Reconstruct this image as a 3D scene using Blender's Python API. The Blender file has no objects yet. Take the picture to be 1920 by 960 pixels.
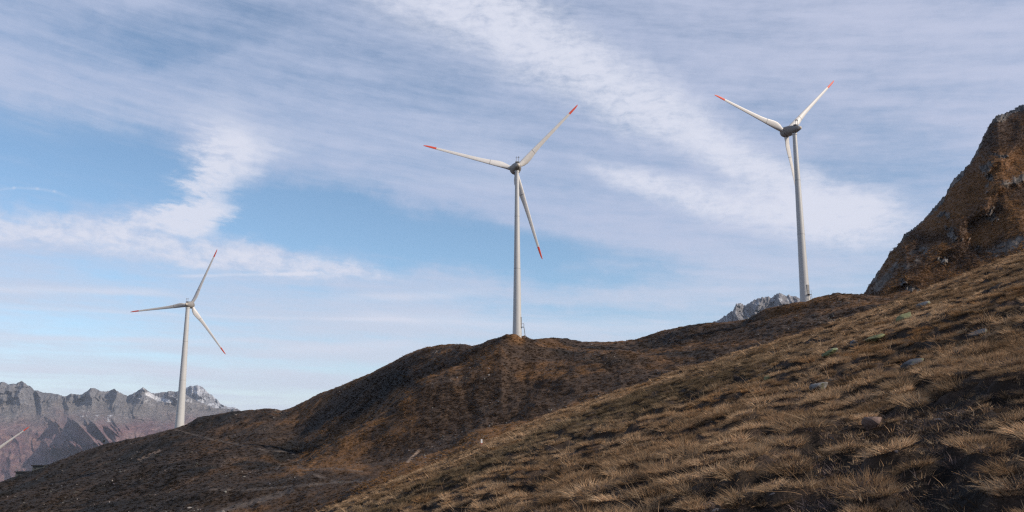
import bpy, math, random
import numpy as np

# ------------------------------------------------------------------ camera, sky, sun, exposure
F = 1700.0                                   # focal length in pixels of a 1920 wide frame
TH = math.atan(F / 8580.0)                   # the camera looks up by this much
EYE = 1.65
SUN_AZ, SUN_EL = 112.0, 30.0                 # clockwise from the view direction, above the horizon
scene = bpy.context.scene
cam = bpy.data.cameras.new('camera')
cam.sensor_width = 36.0
cam.lens = 36.0 * F / 1920.0
cam.clip_start, cam.clip_end = 0.05, 120000.0
cam_ob = bpy.data.objects.new('camera', cam)
scene.collection.objects.link(cam_ob)
cam_ob.location = (0, 0, EYE)
cam_ob.rotation_euler = (math.pi / 2 + TH, 0, 0)
scene.camera = cam_ob
scene.render.resolution_x, scene.render.resolution_y = 1024, 512
vs = scene.view_settings
vs.view_transform, vs.look, vs.exposure, vs.gamma = 'Standard', 'None', 0.0, 1.0
vs.use_curve_mapping = False
scene.cycles.max_bounces = 6
scene.cycles.diffuse_bounces = 3
scene.cycles.transparent_max_bounces = 8
scene.cycles.volume_bounces = 0
scene.cycles.use_denoising = False
scene.cycles.filter_width = 1.3
scene.cycles.use_adaptive_sampling = False

sun = bpy.data.lights.new('sun', 'SUN')
sun.energy, sun.angle, sun.color = 5.0, math.radians(0.5), (1.0, 0.90, 0.78)
sun_ob = bpy.data.objects.new('sun', sun)
scene.collection.objects.link(sun_ob)
_a, _e = math.radians(SUN_AZ), math.radians(SUN_EL)
SUNV = (math.cos(_e) * math.sin(_a), math.cos(_e) * math.cos(_a), math.sin(_e))
from mathutils import Vector, Matrix
sun_ob.rotation_euler = Vector(SUNV).to_track_quat('Z', 'Y').to_euler()
sun_ob.location = (80, -60, 90)


def ray(px, py):
    x = (px - 960.0) / F
    y = (480.0 - py) / F
    return x, math.cos(TH) - y * math.sin(TH), math.sin(TH) + y * math.cos(TH)


def uw(px, py):
    x, y, z = ray(px, py)
    return x / y, z / y


def P(px, py, Y):
    u, w = uw(px, py)
    return Vector((u * Y, Y, EYE + w * Y))


def azel(px, py):
    x, y, z = ray(px, py)
    return math.atan2(x, y), math.atan2(z, math.hypot(x, y))


class N:
    """a float socket that understands arithmetic"""
    tree = None

    def __init__(s, sock):
        s.s = sock

    @staticmethod
    def op(o, *args, clamp=False):
        n = N.tree.nodes.new('ShaderNodeMath')
        n.operation, n.use_clamp = o, clamp
        for i, a in enumerate(args):
            if isinstance(a, N):
                N.tree.links.new(a.s, n.inputs[i])
            else:
                n.inputs[i].default_value = float(a)
        return N(n.outputs[0])

    def __add__(s, o): return N.op('ADD', s, o)
    __radd__ = __add__
    def __sub__(s, o): return N.op('SUBTRACT', s, o)
    def __rsub__(s, o): return N.op('SUBTRACT', o, s)
    def __mul__(s, o): return N.op('MULTIPLY', s, o)
    __rmul__ = __mul__
    def __truediv__(s, o): return N.op('DIVIDE', s, o)
    def clamp(s): return N.op('ADD', s, 0.0, clamp=True)
    def pw(s, e): return N.op('POWER', s, e)


def smooth(x, lo, hi):
    n = N.tree.nodes.new('ShaderNodeMapRange')
    n.interpolation_type = 'SMOOTHSTEP'
    N.tree.links.new(x.s, n.inputs[0])
    n.inputs[1].default_value, n.inputs[2].default_value = lo, hi
    return N(n.outputs[0])


def combine(x, y, z):
    n = N.tree.nodes.new('ShaderNodeCombineXYZ')
    for i, a in enumerate((x, y, z)):
        if isinstance(a, N):
            N.tree.links.new(a.s, n.inputs[i])
        else:
            n.inputs[i].default_value = a
    return n.outputs[0]


def noise(vec, scale, detail=4, rough=0.55, dist=0.0):
    n = N.tree.nodes.new('ShaderNodeTexNoise')
    N.tree.links.new(vec, n.inputs['Vector'])
    n.inputs['Scale'].default_value = scale
    n.inputs['Detail'].default_value = detail
    n.inputs['Roughness'].default_value = rough
    n.inputs['Distortion'].default_value = dist
    return N(n.outputs[0])


def mixc(fac, a, b, blend='MIX'):
    n = N.tree.nodes.new('ShaderNodeMix')
    n.data_type, n.blend_type = 'RGBA', blend
    if isinstance(fac, N):
        N.tree.links.new(fac.s, n.inputs[0])
    else:
        n.inputs[0].default_value = fac
    for k, c in ((6, a), (7, b)):
        if isinstance(c, (tuple, list)):
            n.inputs[k].default_value = (*c, 1.0)
        else:
            N.tree.links.new(c, n.inputs[k])
    return n.outputs[2]


SKY_STRENGTH = 0.13
SKY_TINT = (1.12, 1.2, 1.15)


def build_world():
    w = bpy.data.worlds.new('World')
    scene.world = w
    w.use_nodes = True
    t = w.node_tree
    t.nodes.clear()
    N.tree = t
    out = t.nodes.new('ShaderNodeOutputWorld')
    bg = t.nodes.new('ShaderNodeBackground')
    bg.inputs[1].default_value = SKY_STRENGTH
    t.links.new(bg.outputs[0], out.inputs[0])
    sky = t.nodes.new('ShaderNodeTexSky')
    sky.sky_type = 'NISHITA'
    sky.sun_disc = False
    sky.sun_elevation = math.radians(SUN_EL)
    sky.sun_rotation = math.radians(SUN_AZ)
    sky.altitude = 2300
    sky.air_density, sky.dust_density, sky.ozone_density = 1.0, 0.6, 1.6
    tc = t.nodes.new('ShaderNodeTexCoord')
    sx = t.nodes.new('ShaderNodeSeparateXYZ')
    t.links.new(tc.outputs['Generated'], sx.inputs[0])
    x, y, z = (N(sx.outputs[i]) for i in range(3))
    az = N.op('ARCTAN2', x, y)
    el = N.op('ARCTAN2', z, N.op('SQRT', x * x + y * y))
    K = F / 100.0                                # one unit is about a hundred pixels of the photograph
    a, e = az * K, el * K
    # turbulence
    v0 = combine(a, e, 0.0)
    wx = noise(combine(a * 0.8, e * 0.8, 3.1), 1.0, 5, 0.6) - 0.5
    wy = noise(combine(a * 0.8, e * 0.8, 9.7), 1.0, 5, 0.6) - 0.5
    streak = noise(combine(a * 0.35 + wx * 0.3, e * 2.2 + a * 0.25, 1.3), 1.0, 6, 0.58)
    streak2 = noise(combine(a * 0.16, e * 3.6 + a * 0.05, 7.7), 1.0, 6, 0.6)
    puff = noise(combine(a * 1.6, e * 2.6, 5.5), 1.6, 8, 0.62, 0.3)
    fine = noise(combine(a * 1.0 + wx, e * 3.0 + wy, 2.5), 2.4, 7, 0.65)
    ca, sa = math.cos(-0.16), math.sin(-0.16)
    fib = noise(combine((a * ca + e * sa) * 0.22 + wx * 0.15, (e * ca - a * sa) * 3.2 + wy * 0.5, 6.6), 1.5, 9, 0.66)
    big = noise(combine(a * 0.22, e * 0.4, 4.4), 1.0, 4, 0.5)

    def pt(px, py):
        A, E = azel(px, py)
        return A * K, E * K

    def capsule(p0, p1, w0, w1, soft=1.0, warp=0.6, fade0=0.0, fade1=0.0):
        (x0, y0), (x1, y1) = pt(*p0), pt(*p1)
        dx, dy = x1 - x0, y1 - y0
        L2 = dx * dx + dy * dy
        ax = a + wx * warp - x0
        ay = e + wy * warp - y0
        tt = (ax * (dx / L2) + ay * (dy / L2))
        tcl = tt.clamp()
        ex, ey = ax - tcl * dx, ay - tcl * dy
        d = N.op('SQRT', ex * ex + ey * ey)
        wd = tcl * ((w1 - w0) * 0.0135) + w0 * 0.0135
        m = smooth(d / wd, 1.0, max(0.0, 1.0 - soft))
        if fade0:
            m = m * smooth(tt, 0.0, fade0)
        if fade1:
            m = m * smooth(tt, 1.0, 1.0 - fade1)
        return m

    def blob(p, rx, ry, shear=0.0, warp=0.8):
        x0, y0 = pt(*p)
        bx = a + wx * warp - x0
        by = e + wy * warp - y0 - bx * shear
        bx, by = bx * (100.0 / rx), by * (100.0 / ry)
        return smooth(bx * bx + by * by, 1.0, 0.0)

    def total(ms):
        r = ms[0]
        for m in ms[1:]:
            r = r + m
        return r

    sxw = (streak - 0.5) * 2.0
    sfx = (fine - 0.5) * 1.2

    def streaky(p0, p1, w0, w1, amt=1.0, soft=1.0):
        """a band whose edge is drawn out sideways into streaks"""
        (x0, y0), (x1, y1) = pt(*p0), pt(*p1)
        k = ((e + wy * 0.5) * (1.0 / (y1 - y0)) - y0 / (y1 - y0))
        kc = k.clamp()
        cx = kc * (x1 - x0) + x0
        d = N.op('ABSOLUTE', a + (sxw + sfx) * amt - cx) / (kc * ((w1 - w0) / 100.0) + w0 / 100.0)
        return smooth(d, 1.0, 1.0 - soft) * smooth(k, -0.25, 0.2) * smooth(k, 1.12, 0.92)

    def most(ms):
        r = ms[0]
        for m in ms[1:]:
            r = N.op('MAXIMUM', r, m)
        return r

    # windows of clear blue
    clear = total([
        blob((60, 290), 420, 110, -0.05) * 1.25,
        blob((520, 385), 250, 90, 0.1) * 0.9,
        blob((740, 440), 420, 85, -0.12) * 1.3,
        blob((1080, 485), 260, 60, -0.1) * 0.6,
        blob((330, 60), 320, 70, 0.25) * 0.45,
        blob((1120, 170), 240, 60, -0.4) * 0.3,
        blob((1000, 30), 200, 60, -0.4) * 0.25,
        blob((1650, 300), 260, 110, -0.2) * 0.3,
        blob((1130, 600), 360, 45) * 0.55,
        blob((1150, 525), 260, 30) * 0.4,
        blob((180, 600), 400, 50) * 0.3,
    ])
    # veil of thin cirrus over the whole sky
    low = smooth(el, 0.24, 0.02)
    veil = (streak - 0.5) * 0.75 + (streak2 - 0.5) * (low * 2.0 + 0.4) + (fib - 0.5) * 0.55 + (puff - 0.5) * 0.35 + (big - 0.5) * 0.7 + (fine - 0.5) * 0.2 + 0.70 - clear * 0.66
    veil = smooth(veil, -0.05, 1.05) * (1.0 - smooth(el, 0.48, 0.85) * 0.75)
    # bright bands
    trailA = most([
        capsule((760, -80), (1200, 185), 125, 78, 1.0, 0.8),
        capsule((1200, 185), (1470, 345), 78, 50, 1.0, 0.7),
        capsule((1470, 345), (1850, 470), 50, 80, 1.0, 0.7, 0, 0.75) * 0.85,
    ])
    trailB = most([
        capsule((1040, 290), (1330, 382), 22, 42, 1.0, 0.4, 0.5),
        capsule((1330, 382), (1800, 460), 42, 70, 1.0, 0.4, 0, 0.6),
    ])
    bandC = most([
        capsule((-60, 412), (330, 455), 40, 50, 1.0, 0.5) * 0.9,
        capsule((300, 455), (800, 524), 54, 12, 1.0, 0.5, 0, 0.3) * 0.9,
        capsule((-60, 432), (120, 446), 14, 18, 1.0, 0.5) * 0.9,
        capsule((250, 478), (720, 524), 18, 9, 1.0, 0.5, 0.2, 0.1) * 0.8,
    ])
    plumeD = streaky((462, 255), (345, 418), 130, 88, 0.9) + streaky((345, 385), (270, 428), 95, 140, 1.0) * 0.5
    veilT = total([
        capsule((-100, 190), (420, 225), 70, 55, 1.0, 0.8) * 0.7,
        capsule((420, 225), (950, 300), 80, 60, 1.0, 0.9) * 0.5,
        capsule((450, 318), (960, 345), 10, 26, 1.0, 0.25, 0.5) * 0.5,
        capsule((690, 40), (900, 250), 110, 130, 1.0, 1.0) * 0.35,
    ])
    lines = total([
        capsule((-20, 573), (900, 601), 5, 5, 1.0, 0.10, 0, 0.3) * 0.26,
        capsule((300, 517), (640, 510), 4, 4, 1.0, 0.08, 0.2, 0.2) * 0.3,
        capsule((-20, 632), (560, 640), 10, 7, 1.0, 0.10, 0, 0.2) * 0.35,
        capsule((-20, 540), (420, 552), 9, 12, 1.0, 0.14, 0, 0.4) * 0.35,
        capsule((420, 660), (900, 640), 14, 20, 1.0, 0.14, 0.3, 0.4) * 0.35,
        capsule((-20, 690), (700, 700), 12, 12, 1.0, 0.14, 0, 0.4) * 0.3,
        capsule((560, 560), (980, 548), 10, 16, 1.0, 0.14, 0.3, 0.4) * 0.35,
        capsule((560, 590), (1400, 612), 16, 26, 1.0, 0.12, 0.2, 0.2) * 0.35,
        capsule((-10, 356), (25, 351), 4, 3.5, 1.0, 0.12) * 0.20,
        capsule((25, 351), (70, 352), 3.5, 3.5, 1.0, 0.12) * 0.20,
        capsule((70, 352), (102, 358), 3.5, 3.5, 1.0, 0.12) * 0.18,
        capsule((102, 358), (142, 372), 3.5, 5, 1.0, 0.12, 0, 0.7) * 0.17,
    ])
    cross = noise(combine(a * 3.0 + e * 1.6, e * 3.0 - a * 0.4, 8.8), 1.7, 7, 0.68, 0.4)
    tex = ((fine - 0.5) * 1.5 + (puff - 0.5) * 0.8 + (cross - 0.5) * 0.6 + 0.5)
    bright = trailA * (tex * 0.75 + 0.42) + trailB * (tex * 0.8 + 0.34) + plumeD * (tex * 0.8 + 0.38) \
        + bandC * ((puff - 0.5) * 2.2 + (cross - 0.5) * 0.6 + (fib - 0.5) * 0.8 + 0.62) + veilT * 0.28 + lines * (0.75 + streak2 * 0.9)
    bright = smooth(bright + (fib - 0.5) * 0.3, 0.0, 0.95)
    s = 1.0 / SKY_STRENGTH
    hi = tuple(c * s for c in (0.50, 0.565, 0.755))
    hir = tuple(c * s for c in (0.57, 0.61, 0.78))
    lo = tuple(c * s for c in (0.66, 0.72, 0.84))
    white = tuple(c * s for c in (0.74, 0.765, 0.88))
    veil_col = mixc(smooth(el, 0.25, 0.04), mixc(smooth(az, -0.12, 0.42), hi, hir), lo)
    blue = mixc(1.0, sky.outputs[0], mixc(smooth(el, 0.2, 0.02), SKY_TINT, (1.05, 1.02, 1.0)), 'MULTIPLY')
    c = mixc(veil * 0.88, blue, veil_col)
    c = mixc(smooth(el, 0.13, -0.02) * 0.38, c, lo)
    c = mixc(bright * 0.92, c, white)
    t.links.new(c, bg.inputs[0])


build_world()

# ------------------------------------------------------------------ small tools
rng = np.random.default_rng(11)
random.seed(5)


def tag(o, label=None, cat=None, group=None, kind=None):
    if label: o['label'] = label
    if cat: o['category'] = cat
    if group: o['group'] = group
    if kind: o['kind'] = kind
    return o


def link(o, parent=None):
    scene.collection.objects.link(o)
    if parent is not None:
        o.parent = parent
    return o


def empty(name, loc=(0, 0, 0)):
    o = bpy.data.objects.new(name, None)
    o.location = loc
    o.empty_display_size = 0.5
    return link(o)


def mesh_np(name, verts, quads, mat, smooth_shade=True, cols=None):
    me = bpy.data.meshes.new(name)
    verts = np.ascontiguousarray(verts, np.float32)
    quads = np.ascontiguousarray(quads, np.int32)
    k = quads.shape[1]
    me.vertices.add(len(verts))
    me.vertices.foreach_set('co', verts.ravel())
    me.loops.add(quads.size)
    me.loops.foreach_set('vertex_index', quads.ravel())
    me.polygons.add(len(quads))
    me.polygons.foreach_set('loop_start', np.arange(0, quads.size, k, dtype=np.int32))
    me.polygons.foreach_set('use_smooth', np.full(len(quads), smooth_shade))
    me.update(calc_edges=True)
    for nm, c in (cols or {}).items():
        c = np.asarray(c, np.float32)
        if c.ndim == 1:
            at = me.attributes.new(nm, 'FLOAT', 'POINT')
            at.data.foreach_set('value', c)
        else:
            at = me.attributes.new(nm, 'FLOAT_COLOR', 'POINT')
            cc = np.ones((len(c), 4), np.float32)
            cc[:, :3] = c
            at.data.foreach_set('color', cc.ravel())
    if mat:
        me.materials.append(mat)
    return me


def grid_quads(nr, nc, wrap=False):
    r = np.arange(nr - 1)[:, None]
    c = np.arange(nc if wrap else nc - 1)[None, :]
    c1 = (c + 1) % nc
    a = r * nc + c
    b = r * nc + c1
    return np.stack([a, b, b + nc, a + nc], -1).reshape(-1, 4)


def hash2(ix, iy, seed):
    h = (ix.astype(np.int64) * 374761393 + iy.astype(np.int64) * 668265263 + seed * 1274126177) & 0xffffffff
    h = ((h ^ (h >> 13)) * 1274126177) & 0xffffffff
    h = (h ^ (h >> 16)) & 0xffffffff
    return h


def perlin(x, y, seed=0):
    x0, y0 = np.floor(x), np.floor(y)
    fx, fy = x - x0, y - y0
    u, v = fx * fx * fx * (fx * (fx * 6 - 15) + 10), fy * fy * fy * (fy * (fy * 6 - 15) + 10)

    def g(dx, dy):
        an = hash2(x0 + dx, y0 + dy, seed) * (2 * math.pi / 4294967296.0)
        return np.cos(an) * (fx - dx) + np.sin(an) * (fy - dy)
    return ((g(0, 0) * (1 - u) + g(1, 0) * u) * (1 - v) + (g(0, 1) * (1 - u) + g(1, 1) * u) * v) * 1.5


def fbm(x, y, octaves=5, gain=0.5, seed=0):
    r = np.zeros(np.broadcast(x, y).shape)
    amp, fr = 1.0, 1.0
    for o in range(octaves):
        r += amp * perlin(x * fr + o * 17.3, y * fr - o * 9.1, seed + o)
        amp *= gain
        fr *= 2.03
    return r


def ridged(x, y, octaves=5, gain=0.5, seed=0):
    r = np.zeros(np.broadcast(x, y).shape)
    amp, fr, wgt = 1.0, 1.0, 1.0
    for o in range(octaves):
        n = 1 - np.abs(perlin(x * fr + o * 7.7, y * fr + o * 3.3, seed + o)) * 1.4
        n = np.clip(n, 0, 1) ** 2 * wgt
        wgt = np.clip(n * 1.6, 0, 1)
        r += amp * n
        amp *= gain
        fr *= 2.07
    return r


def sstep(x, a, b):
    t = np.clip((x - a) / (b - a), 0, 1)
    return t * t * (3 - 2 * t)


def pchip_rows(Xk, Wk, xs):
    """monotone cubic through knots; Xk, Wk: (K, C), xs: (R, C) -> (R, C)"""
    h = np.diff(Xk, axis=0)
    dl = np.diff(Wk, axis=0) / h
    d = np.zeros_like(Wk)
    w1 = 2 * h[1:] + h[:-1]
    w2 = h[1:] + 2 * h[:-1]
    same = (dl[:-1] * dl[1:]) > 0
    with np.errstate(divide='ignore', invalid='ignore'):
        hm = (w1 + w2) / (w1 / dl[:-1] + w2 / dl[1:])
    d[1:-1] = np.where(same, hm, 0)
    d[0], d[-1] = dl[0], dl[-1]
    out = np.empty_like(xs)
    K, C = Xk.shape
    idx = np.zeros(xs.shape, int)
    for k in range(1, K - 1):
        idx += (xs >= Xk[k][None, :])
    cc = np.broadcast_to(np.arange(C)[None, :], xs.shape)
    x0, hh = Xk[idx, cc], h[idx, cc]
    t = (xs - x0) / hh
    t = np.clip(t, 0, 1)
    y0, y1, d0, d1 = Wk[idx, cc], Wk[idx + 1, cc], d[idx, cc], d[idx + 1, cc]
    return (1 + 2 * t) * (1 - t) ** 2 * y0 + t * (1 - t) ** 2 * hh * d0 + t * t * (3 - 2 * t) * y1 + t * t * (t - 1) * hh * d1


def line_uw(pts, us):
    """polyline of (px, py, Y) -> slope w and distance Y at every u"""
    arr = [(*uw(p[0], p[1]), p[2]) for p in pts]
    arr.sort()
    arr = np.array(arr)
    return np.interp(us, arr[:, 0], arr[:, 1]), np.interp(us, arr[:, 0], arr[:, 2])


def to_px(X, Y, Z):
    z = Z - EYE
    fw = Y * math.cos(TH) + z * math.sin(TH)
    up = -Y * math.sin(TH) + z * math.cos(TH)
    return 960 + F * X / fw, 480 - F * up / fw


# ------------------------------------------------------------------ materials
def new_mat(name):
    m = bpy.data.materials.new(name)
    m.use_nodes = True
    t = m.node_tree
    t.nodes.clear()
    N.tree = t
    out = t.nodes.new('ShaderNodeOutputMaterial')
    b = t.nodes.new('ShaderNodeBsdfPrincipled')
    t.links.new(b.outputs[0], out.inputs[0])
    b.inputs['Specular IOR Level'].default_value = 0.2
    b.inputs['Roughness'].default_value = 0.85
    return m, t, b


def attr(name):
    n = N.tree.nodes.new('ShaderNodeAttribute')
    n.attribute_name = name
    return n


def position():
    return N.tree.nodes.new('ShaderNodeNewGeometry').outputs['Position']


def objco():
    return N.tree.nodes.new('ShaderNodeTexCoord').outputs['Object']


def bump(b, h, strength, dist):
    n = N.tree.nodes.new('ShaderNodeBump')
    n.inputs['Strength'].default_value = strength
    n.inputs['Distance'].default_value = dist
    N.tree.links.new(h.s, n.inputs['Height'])
    N.tree.links.new(n.outputs[0], b.inputs['Normal'])


def mat_ground(name, s1, s2, bstr, bdist, speck=0.0, speck_col=(0.35, 0.32, 0.29), contrast=1.0):
    """vertex colour broken up by two scales of noise, with pale specks of stone"""
    m, t, b = new_mat(name)
    p = position()
    col = attr('Col').outputs['Color']
    n1 = noise(p, s1, 6, 0.65)
    n2 = noise(p, s2, 5, 0.7)
    f = (n1 * 1.0 + n2 * 1.2 - 1.1) * contrast
    dark = mixc(1.0, col, (0.42, 0.40, 0.40), 'MULTIPLY')
    lite = mixc(1.0, col, (1.75, 1.62, 1.5), 'MULTIPLY')
    c = mixc((0.5 - f * 1.3).clamp(), lite, dark)
    if speck:
        sp = attr('stony')
        n3 = noise(p, s2 * 1.7, 2, 0.5)
        thr = 0.78 - N(sp.outputs['Fac']) * 0.22
        k = smooth(n3 - thr, 0.0, 0.05) * speck
        c = mixc(k, c, speck_col)
    t.links.new(c, b.inputs['Base Color'])
    bump(b, n1 * 0.6 + n2, bstr, bdist)
    return m


# ------------------------------------------------------------------ foreground slope
EDGE = [(-900, 1650, 70), (-300, 1350, 75), (0, 1215, 78), (300, 1085, 80), (500, 1003, 80), (640, 947, 80), (700, 921, 80), (800, 880, 78),
        (900, 838, 76), (960, 812, 75), (1040, 779, 74), (1120, 753, 74), (1190, 729, 74), (1250, 706, 75), (1330, 683, 75),
        (1400, 661, 76), (1480, 636, 76), (1560, 612, 76), (1620, 592, 76), (1660, 578, 76), (1720, 553, 76), (1780, 530, 77),
        (1850, 502, 78), (1920, 476, 78), (2100, 405, 78), (2500, 250, 78), (3400, -60, 76)]
_e_arr = np.array(sorted([(math.atan(uw(a_, b_)[0]), uw(a_, b_)[1] / math.hypot(1, uw(a_, b_)[0]), c_) for a_, b_, c_ in EDGE]))


def fore_height(X, Y, bumps=True):
    """height of the grassy slope; the eye stands 1.65 m above it"""
    d = np.maximum(np.hypot(X, Y), 1e-3)
    az = np.arctan2(X, Y)
    a0, a1 = _e_arr[0, 0], _e_arr[-1, 0]
    tin = np.interp(np.clip(az, a0, a1), _e_arr[:, 0], _e_arr[:, 1])
    k0 = 0.39
    tout = k0 * np.sin(az) - 0.015
    blend = np.maximum(sstep(az, a1 - 0.12, a1 + 0.25), sstep(-az, -a0 - 0.12, -a0 + 0.25))
    tc = tin * (1 - blend) + tout * blend
    Dc = np.interp(az, _e_arr[:, 0], _e_arr[:, 2] * np.hypot(1, np.tan(_e_arr[:, 0])))
    Dc = np.minimum(Dc, 95)
    t = tc - EYE * (1 / d - 1 / Dc)
    over = np.maximum(d - Dc, 0)
    z = EYE + t * d - over * over * 0.012
    z = np.where(d > Dc, EYE + tc * d - over * over * 0.012 * (1 + 0 * d), z)
    if bumps:
        fade = sstep(d, 1.5, 6.0)
        edge = 1 - 0.75 * sstep(np.abs(d - Dc), 14, 0)
        z = z + fade * edge * (0.30 * fbm(X * 0.16 + 3, Y * 0.07, 3, 0.5, 3) + 0.10 * fbm(X * 0.55, Y * 0.24, 2, 0.5, 31))
        z = z + fade * (0.15 * hummock(X, Y) - 0.03 + (0.11 + 0.12 * sstep(d, 12, 30)) * mound(X, Y)) + 0.030 * fbm(X * 4.5, Y * 4.5, 3, 0.55, 8)
    return z


CELL = 0.42


def tussock_cell(ix, iy):
    """the tussock that grows in one cell of the slope: place and radius (0 where none grows)"""
    def u(k):
        return hash2(ix, iy, k) / 4294967296.0
    x = (ix + 0.5 + (u(1) - 0.5) * 0.85 + 0.5 * (np.mod(iy, 2))) * CELL
    y = (iy + 0.5 + (u(2) - 0.5) * 0.85) * CELL * 1.1
    m = fbm(x * 0.30 + 9, y * 0.16 - 4, 3, 0.55, 23)
    b = bare(x, y)
    size = 0.17 + 0.16 * u(3) + 0.09 * np.clip(m, -1, 1)
    mo = mound(x, y)
    alive = (u(4) < np.clip(0.96 + 0.35 * m + 1.9 * np.minimum(mo + 0.08, 0.12), 0.15, 1.0) * (1 - 0.66 * b))
    return x, y, np.where(alive, np.clip(size, 0.08, 0.40) * (1 - 0.35 * b), 0.0)


def mound(X, Y):
    """swells a stride across that step down the slope"""
    return fbm(X * 1.15 + 4, Y * 0.68 - 3, 2, 0.45, 27)


def hummock(X, Y):
    """0 in the bare hollows, up to 1 on the tussocks"""
    X, Y = np.asarray(X, float), np.asarray(Y, float)
    best = np.zeros(np.broadcast(X, Y).shape)
    iy0 = np.floor(Y / (CELL * 1.1))
    for dy in (-1, 0, 1):
        iy = iy0 + dy
        ix0 = np.floor(X / CELL - 0.5 * np.mod(iy, 2))
        for dx in (-1, 0, 1):
            cx, cy, rr = tussock_cell(ix0 + dx, iy)
            d2 = ((X - cx) ** 2 + (Y - cy) ** 2) / np.maximum(rr * 1.15, 1e-3) ** 2
            best = np.maximum(best, np.clip(1 - d2, 0, 1) * (rr / 0.3))
    return best


def bare(X, Y):
    """dark soil without much grass, mostly close by on the right"""
    d = np.hypot(X, Y)
    n = fbm(X * 0.40 + 2, Y * 0.30, 3, 0.5, 41)
    near = sstep(d - 3.0 * sstep(X, 0.5, 4.0), 12.0, 6.0)
    return sstep(n + 1.0 * near - 0.75, -0.15, 0.35)


def build_slope():
    m = mat_ground('slope_soil', 3.5, 28.0, 1.0, 0.06, 0.0, (0.22, 0.19, 0.19), 1.1)
    az_in = np.linspace(-0.62, 0.66, 900)
    az_out = np.linspace(0.66, 2 * math.pi - 0.62, 160)[1:-1]
    az = np.concatenate([az_in, az_out])
    d = np.concatenate([np.geomspace(0.5, 130, 620)])
    A, D = np.meshgrid(az, d)
    X, Y = D * np.sin(A), D * np.cos(A)
    Z = fore_height(X, Y)
    hm, br = np.clip(hummock(X, Y) * 1.2, 0, 1), bare(X, Y)
    soil = np.array([0.034, 0.026, 0.0205])
    soilv = sstep(fbm(X * 1.3, Y * 1.3, 4, 0.6, 78), -0.4, 0.6)[..., None]
    soil = soil * (0.6 + 0.8 * soilv) + np.array([0.012, 0.006, 0.006]) * soilv
    thatch = np.array([0.075, 0.050, 0.030])
    k = (hm * (1 - br) * 0.45)[..., None]
    col = soil * (1 - k) + thatch * k
    stony = sstep(fbm(X * 0.5, Y * 0.4, 3, 0.5, 77), 0.0, 0.6) * 0.6 + br * 0.5
    V = np.stack([X, Y, Z], -1).reshape(-1, 3)
    me = mesh_np('grass_slope', V, grid_quads(len(d), len(az), True), m, True,
                 {'Col': col.reshape(-1, 3), 'stony': stony.ravel()})
    tag(link(bpy.data.objects.new('grass_slope', me)), 'steep foreground slope of dark soil under dry grass', None, None, 'structure')


build_slope()

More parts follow.
